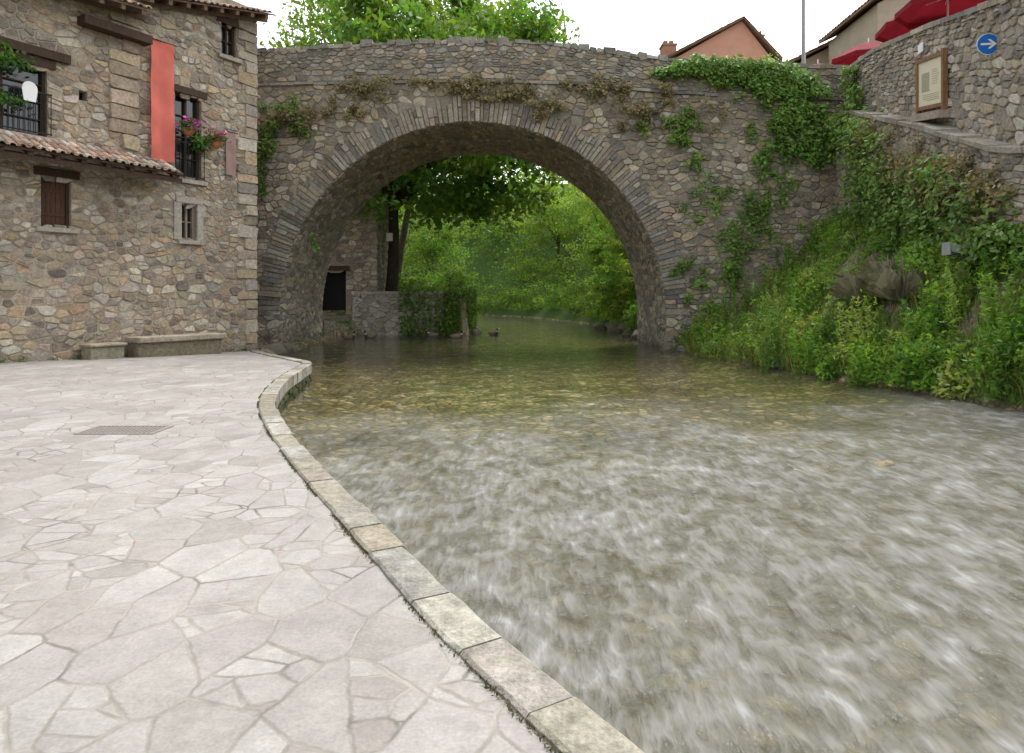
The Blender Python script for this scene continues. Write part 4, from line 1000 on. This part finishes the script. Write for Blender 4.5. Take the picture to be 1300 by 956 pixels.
wallpatch('ivy','green ivy patches climbing the bridge abutment',[(6.3,8.1,.6,.4,650),(6.0,7.3,.4,.5,300),(6.6,6.4,.6,.7,180),(7.6,5.2,.9,.9,240),(8.6,4.2,1.2,1.1,560),(6.4,2.6,.6,.5,130),(9.6,5.4,1.,1.,600),(6.9,1.5,.8,.6,300),(5.1,7.9,.5,.4,200),(8.,2.6,.8,.7,380)],.075,(.14,.26,.05))
wallpatch('ivy','green ivy climbing bridge beside the stone house',[(-8.3,8.1,.7,.4,500),(-9.0,6.9,.4,.6,450),(-9.2,5.8,.35,.7,300),(-7.7,7.8,.4,.4,200),(-7.2,3.6,.2,.35,120)],.07,(.12,.21,.05),depth=.3)
for (x,z,rx,rz,n) in [(-5.2,9.2,.75,.4,900),(-1.3,9.3,.75,.35,800),(.2,9.1,.7,.4,800),(1.3,8.5,.6,.45,550),(3.2,9.1,.6,.35,500),(4.6,8.2,.8,.45,600),(-7.8,8.1,.8,.4,800),(-6.9,8.3,.5,.3,350),(-5.7,8.2,.4,.3,280),(5.6,9.0,.5,.35,350),(2.3,9.35,.5,.2,260),(-3.3,9.45,.6,.2,260),(-.4,8.9,.9,.2,250),(6.9,8.4,.7,.6,350),(-2.4,9.4,.5,.2,220),(4.1,9.15,.5,.2,240)]:
    wallpatch('wall_plant','dry olive-brown wild plant growing from bridge masonry',[(x,z,rx,rz,n)],.06,(.21,.19,.095),depth=.35,cat='plant')['group']='wild plants rooted in the bridge face'
wallpatch('ivy','straggling green ivy over retaining wall ledge',[(23.8,7.6,.8,.9,1200),(22.5,6.6,1.,1.,1100),(21.2,5.9,1.1,1.,750),(20.,5.0,1.2,1.,900),(18.6,4.3,1.1,.9,900),(17.2,3.9,1.,.8,800),(15.8,3.6,1.,.8,800),(14.2,3.0,.9,.8,900),(23.9,9.0,.3,.4,500),(12.5,2.6,1.,.7,600),(22.,4.6,1.2,.8,700),(19.5,3.4,1.2,.7,700)],.08,(.135,.245,.055),plane='wall',depth=.5)
for (y_,z_,n) in [(19.4,5.9,500),(17.4,5.3,600),(21.7,7.1,500),(15.6,4.7,600),(18.4,5.3,400),(16.4,4.6,500),(14.4,4.2,400)]:
    wallpatch('wall_plant','dry olive-brown wild plant on retaining wall',[(y_,z_-.5,.8,.6,n)],.07,(.22,.20,.09),plane='wall',depth=.4,cat='plant')['group']='wild plants on the retaining wall'
# ---------------------------------------------------------------- bank vegetation
n=56000
ys=nr.uniform(9.5,24.9,n); t_=nr.random(n); xs=xr(ys)+.15+t_*(xw(ys)-.3-xr(ys)-.15)
nz=np.array([mnoise.noise(Vector((a*.55,b*.55,0)))+.5*mnoise.noise(Vector((a*1.7,b*1.7,5))) for a,b in zip(xs,ys)])
keep=(nz>-.15)|(t_<.3); keep&=~((t_>.55)&(ys>16.5)&(ys<23.5)&(nz<.1)&(nr.random(n)<.85)); xs,ys,nz=xs[keep],ys[keep],nz[keep]; zs=gz(xs,ys)+nr.random(len(xs))**2*(.34+.6*np.clip(nz,0,1))
c=leafcol(len(xs),(.135,.25,.05),.3); c*= (1+.6*nz)[:,None]
leafobj('ground_cover',np.stack([xs,ys,zs],1),.075,c,M_leaf,asp=.45,label='tangled low green weeds covering the riverbank',cat='ground cover',kind='stuff')
n=9000; ys=nr.uniform(9,25,n); t_=nr.random(n)**2.; xs=xr(ys)+.05+t_*(xw(ys)-.4-xr(ys)); zs=gz(xs,ys)
h=nr.uniform(.15,.6,n); lean=nr.normal(size=(n,2))*.35; w=nr.uniform(.006,.014,n); a=nr.uniform(0,6.28,n)
B0=np.stack([xs,ys,zs],1); D=np.stack([np.cos(a)*w,np.sin(a)*w,0*a],1)
T=B0+np.stack([lean[:,0]*h,lean[:,1]*h,h],1); Mid=B0+np.stack([lean[:,0]*h*.3,lean[:,1]*h*.3,h*.6],1)
V=np.stack([B0-D,B0+D,Mid+D*.8,T,Mid-D*.8],1).reshape(-1,3); F=np.arange(n*5).reshape(-1,5)
build('grass',V,F,leafcol(n,(.17,.26,.07),.35,.3),M_leaf,label='long green grass on the riverbank',cat='grass',kind='stuff')
SH=[]
for y in np.arange(10.2,24.8,.58):
    for t0 in (.08,.24,.42,.62,.82,.97):
        if rng.random()<(.95 if t0<.3 else .75 if t0<.6 else .5):
            yy=y+rng.uniform(-.4,.3); tt=t0+rng.uniform(-.08,.06); x=float(xr(yy)+max(.02,tt)*(xw(yy)-.3-xr(yy)))
            if yy>24.4: yy=24.4
            r=rng.uniform(.3,.6) if t0<.5 else rng.uniform(.25,.6)
            SH.append((x,yy,r,rng.uniform(.5,1.45)*(1.1 if t0<.5 else .85),rng.choice([(.15,.29,.05),(.11,.24,.04),(.19,.32,.07),(.095,.20,.04),(.18,.27,.09),(.23,.31,.09),(.15,.30,.045)])))
for (x,y,r,h,b) in SH:
    if rng.random()<.35:
        P=[]
        for _ in range(9):
            bx,by=x+rng.gauss(0,r*.45),y+rng.gauss(0,r*.45); H_=h*rng.uniform(.7,1.3); lx,ly=rng.gauss(0,.15),rng.gauss(0,.15)
            q=nr.random(60); P.append(np.stack([bx+lx*q+nr.normal(size=60)*.06*(1.2-q),by+ly*q+nr.normal(size=60)*.06*(1.2-q),gz1(x,y)+q*H_],1))
        P=np.concatenate(P); leafobj('shrub',P,.065,leafcol(len(P),b,.3),M_leaf,asp=.3,label='tall leafy green weed on the riverbank',cat='shrub',group='wild shrubs on the riverbank')
    else: shrub(x,y,gz1(x,y)-.05,r,r,h*.8,int(420+700*r),.062,b,'leafy green wild shrub on the riverbank','wild shrubs on the riverbank',asp=rng.choice([.25,.35,.5,.6]))
for (x,y) in ((9.1,17.6),(9.5,16.9),(9.3,16.3)):
    z=gz1(x,y)+.15; n=420; a=nr.uniform(0,6.28,n); r=nr.random(n)**.7*.3; hh=nr.uniform(.3,.9,n); L=nr.uniform(.1,.7,n)
    B0=np.stack([x+np.cos(a)*r,y+np.sin(a)*r,np.full(n,z)-.15],1); D=np.stack([-np.sin(a)*.005,np.cos(a)*.005,0*a],1)
    Mi=B0+np.stack([np.cos(a)*L*.4,np.sin(a)*L*.4,hh*.85],1); T=B0+np.stack([np.cos(a)*L,np.sin(a)*L,hh*nr.uniform(.3,1.1,n)],1)
    build('dry_grass',np.stack([B0-D,B0+D,Mi+D,T,Mi-D],1).reshape(-1,3),np.arange(n*5).reshape(-1,5),leafcol(n,(.40,.38,.25),.3,.05),M_straw,label='straw-coloured dry grass tussock on the bank',cat='grass',group='dry grass tussocks')
# ---------------------------------------------------------------- ducks
mb=MB(); rr=[.015,.05,.085,.105,.11,.1,.075,.045,.036,.04,.05,.046,.024,.02,.008]
pts=[(-.27,0,.13),(-.22,0,.10),(-.15,0,.075),(-.06,0,.06),(.03,0,.06),(.10,0,.07),(.155,0,.10),(.175,0,.15),(.175,0,.20),(.18,0,.235),(.195,0,.265),(.22,0,.27),(.245,0,.26),(.27,0,.252),(.295,0,.248)]
mb.tube(pts,rr,10,(.16,.12,.09))
for i in range(len(pts)-1):
    for j in range(10):
        mb.c[i*10+j]=(.10,.08,.06) if i<1 else (.14,.11,.08) if i<5 else (.07,.045,.03) if i<7 else (.4,.4,.38) if i==7 else (.012,.04,.03) if i<11 else (.45,.35,.05)
dk=mb.obj('duck',M_feather,label='mallard duck floating on the calm river',cat='duck',group='ducks on the river',origin=(0,0,.0),smooth=True)
DD=[(-7.3,30.6,.4),(-3.75,32.2,2.8),(-2.5,31.,.2),(-.9,33.5,-.5),(-6.5,31.2,3.5)]
dk.location=(DD[0][0],DD[0][1],-.36); dk.rotation_euler=(0,0,DD[0][2]); dk.scale=(1.2,1.2,1.2)
for (x,y,r) in DD[1:]:
    d=dk.copy(); COL.objects.link(d); d.location=(x,y,-.36); d.rotation_euler=(0,0,r)
n=26; P=np.stack([nr.uniform(-4.6,-.6,n),nr.uniform(3.2,9,n),np.full(n,.012)],1); ok=P[:,0]<xk(P[:,1])-.4; P=P[ok]
V,F=leafdata(P,.014,up=30.); build('fallen_petals',V,F,leafcol(len(P),(.5,.02,.04),.2,.05),M_flower,label='scattered tiny red petals fallen on paving',cat='petals',kind='stuff')
# ---------------------------------------------------------------- light & camera
w=bpy.data.worlds.new('World'); scene.world=w; w.use_nodes=True; k=NT(w.node_tree); w.node_tree.nodes.clear()
AZ=40; EL=60
sky=k.n('ShaderNodeTexSky'); sky.sky_type='NISHITA'; sky.sun_disc=False; sky.sun_elevation=math.radians(EL); sky.sun_rotation=math.radians(AZ); sky.dust_density=4.; sky.air_density=1.2
hs=k.n('ShaderNodeHueSaturation'); hs.inputs['Saturation'].default_value=.18; hs.inputs['Value'].default_value=2.6; k.l(sky.outputs[0],hs.inputs['Color'])
bg=k.n('ShaderNodeBackground'); bg.inputs[1].default_value=.15; k.l(hs.outputs[0],bg.inputs[0])
o=k.n('ShaderNodeOutputWorld'); k.l(bg.outputs[0],o.inputs[0])
sd=bpy.data.lights.new('sun','SUN'); sd.energy=1.5; sd.angle=math.radians(25); sd.color=(1,.97,.92); so=bpy.data.objects.new('sun',sd); COL.objects.link(so)
az=math.radians(AZ); el=math.radians(EL); dv=Vector((math.sin(az)*math.cos(el),math.cos(az)*math.cos(el),math.sin(el)))
so.rotation_euler=dv.to_track_quat('Z','Y').to_euler(); so.location=(0,-10,30)
cam=bpy.data.cameras.new('camera'); co=bpy.data.objects.new('camera',cam); COL.objects.link(co); co.location=(0,0,1.6); co.rotation_euler=(math.radians(90),0,0)
cam.sensor_width=36; cam.lens=24.; cam.shift_y=-103/1300; cam.clip_end=3000; cam.clip_start=.05
scene.camera=co
scene.view_settings.view_transform='Standard'; scene.view_settings.look='None'; scene.view_settings.exposure=0
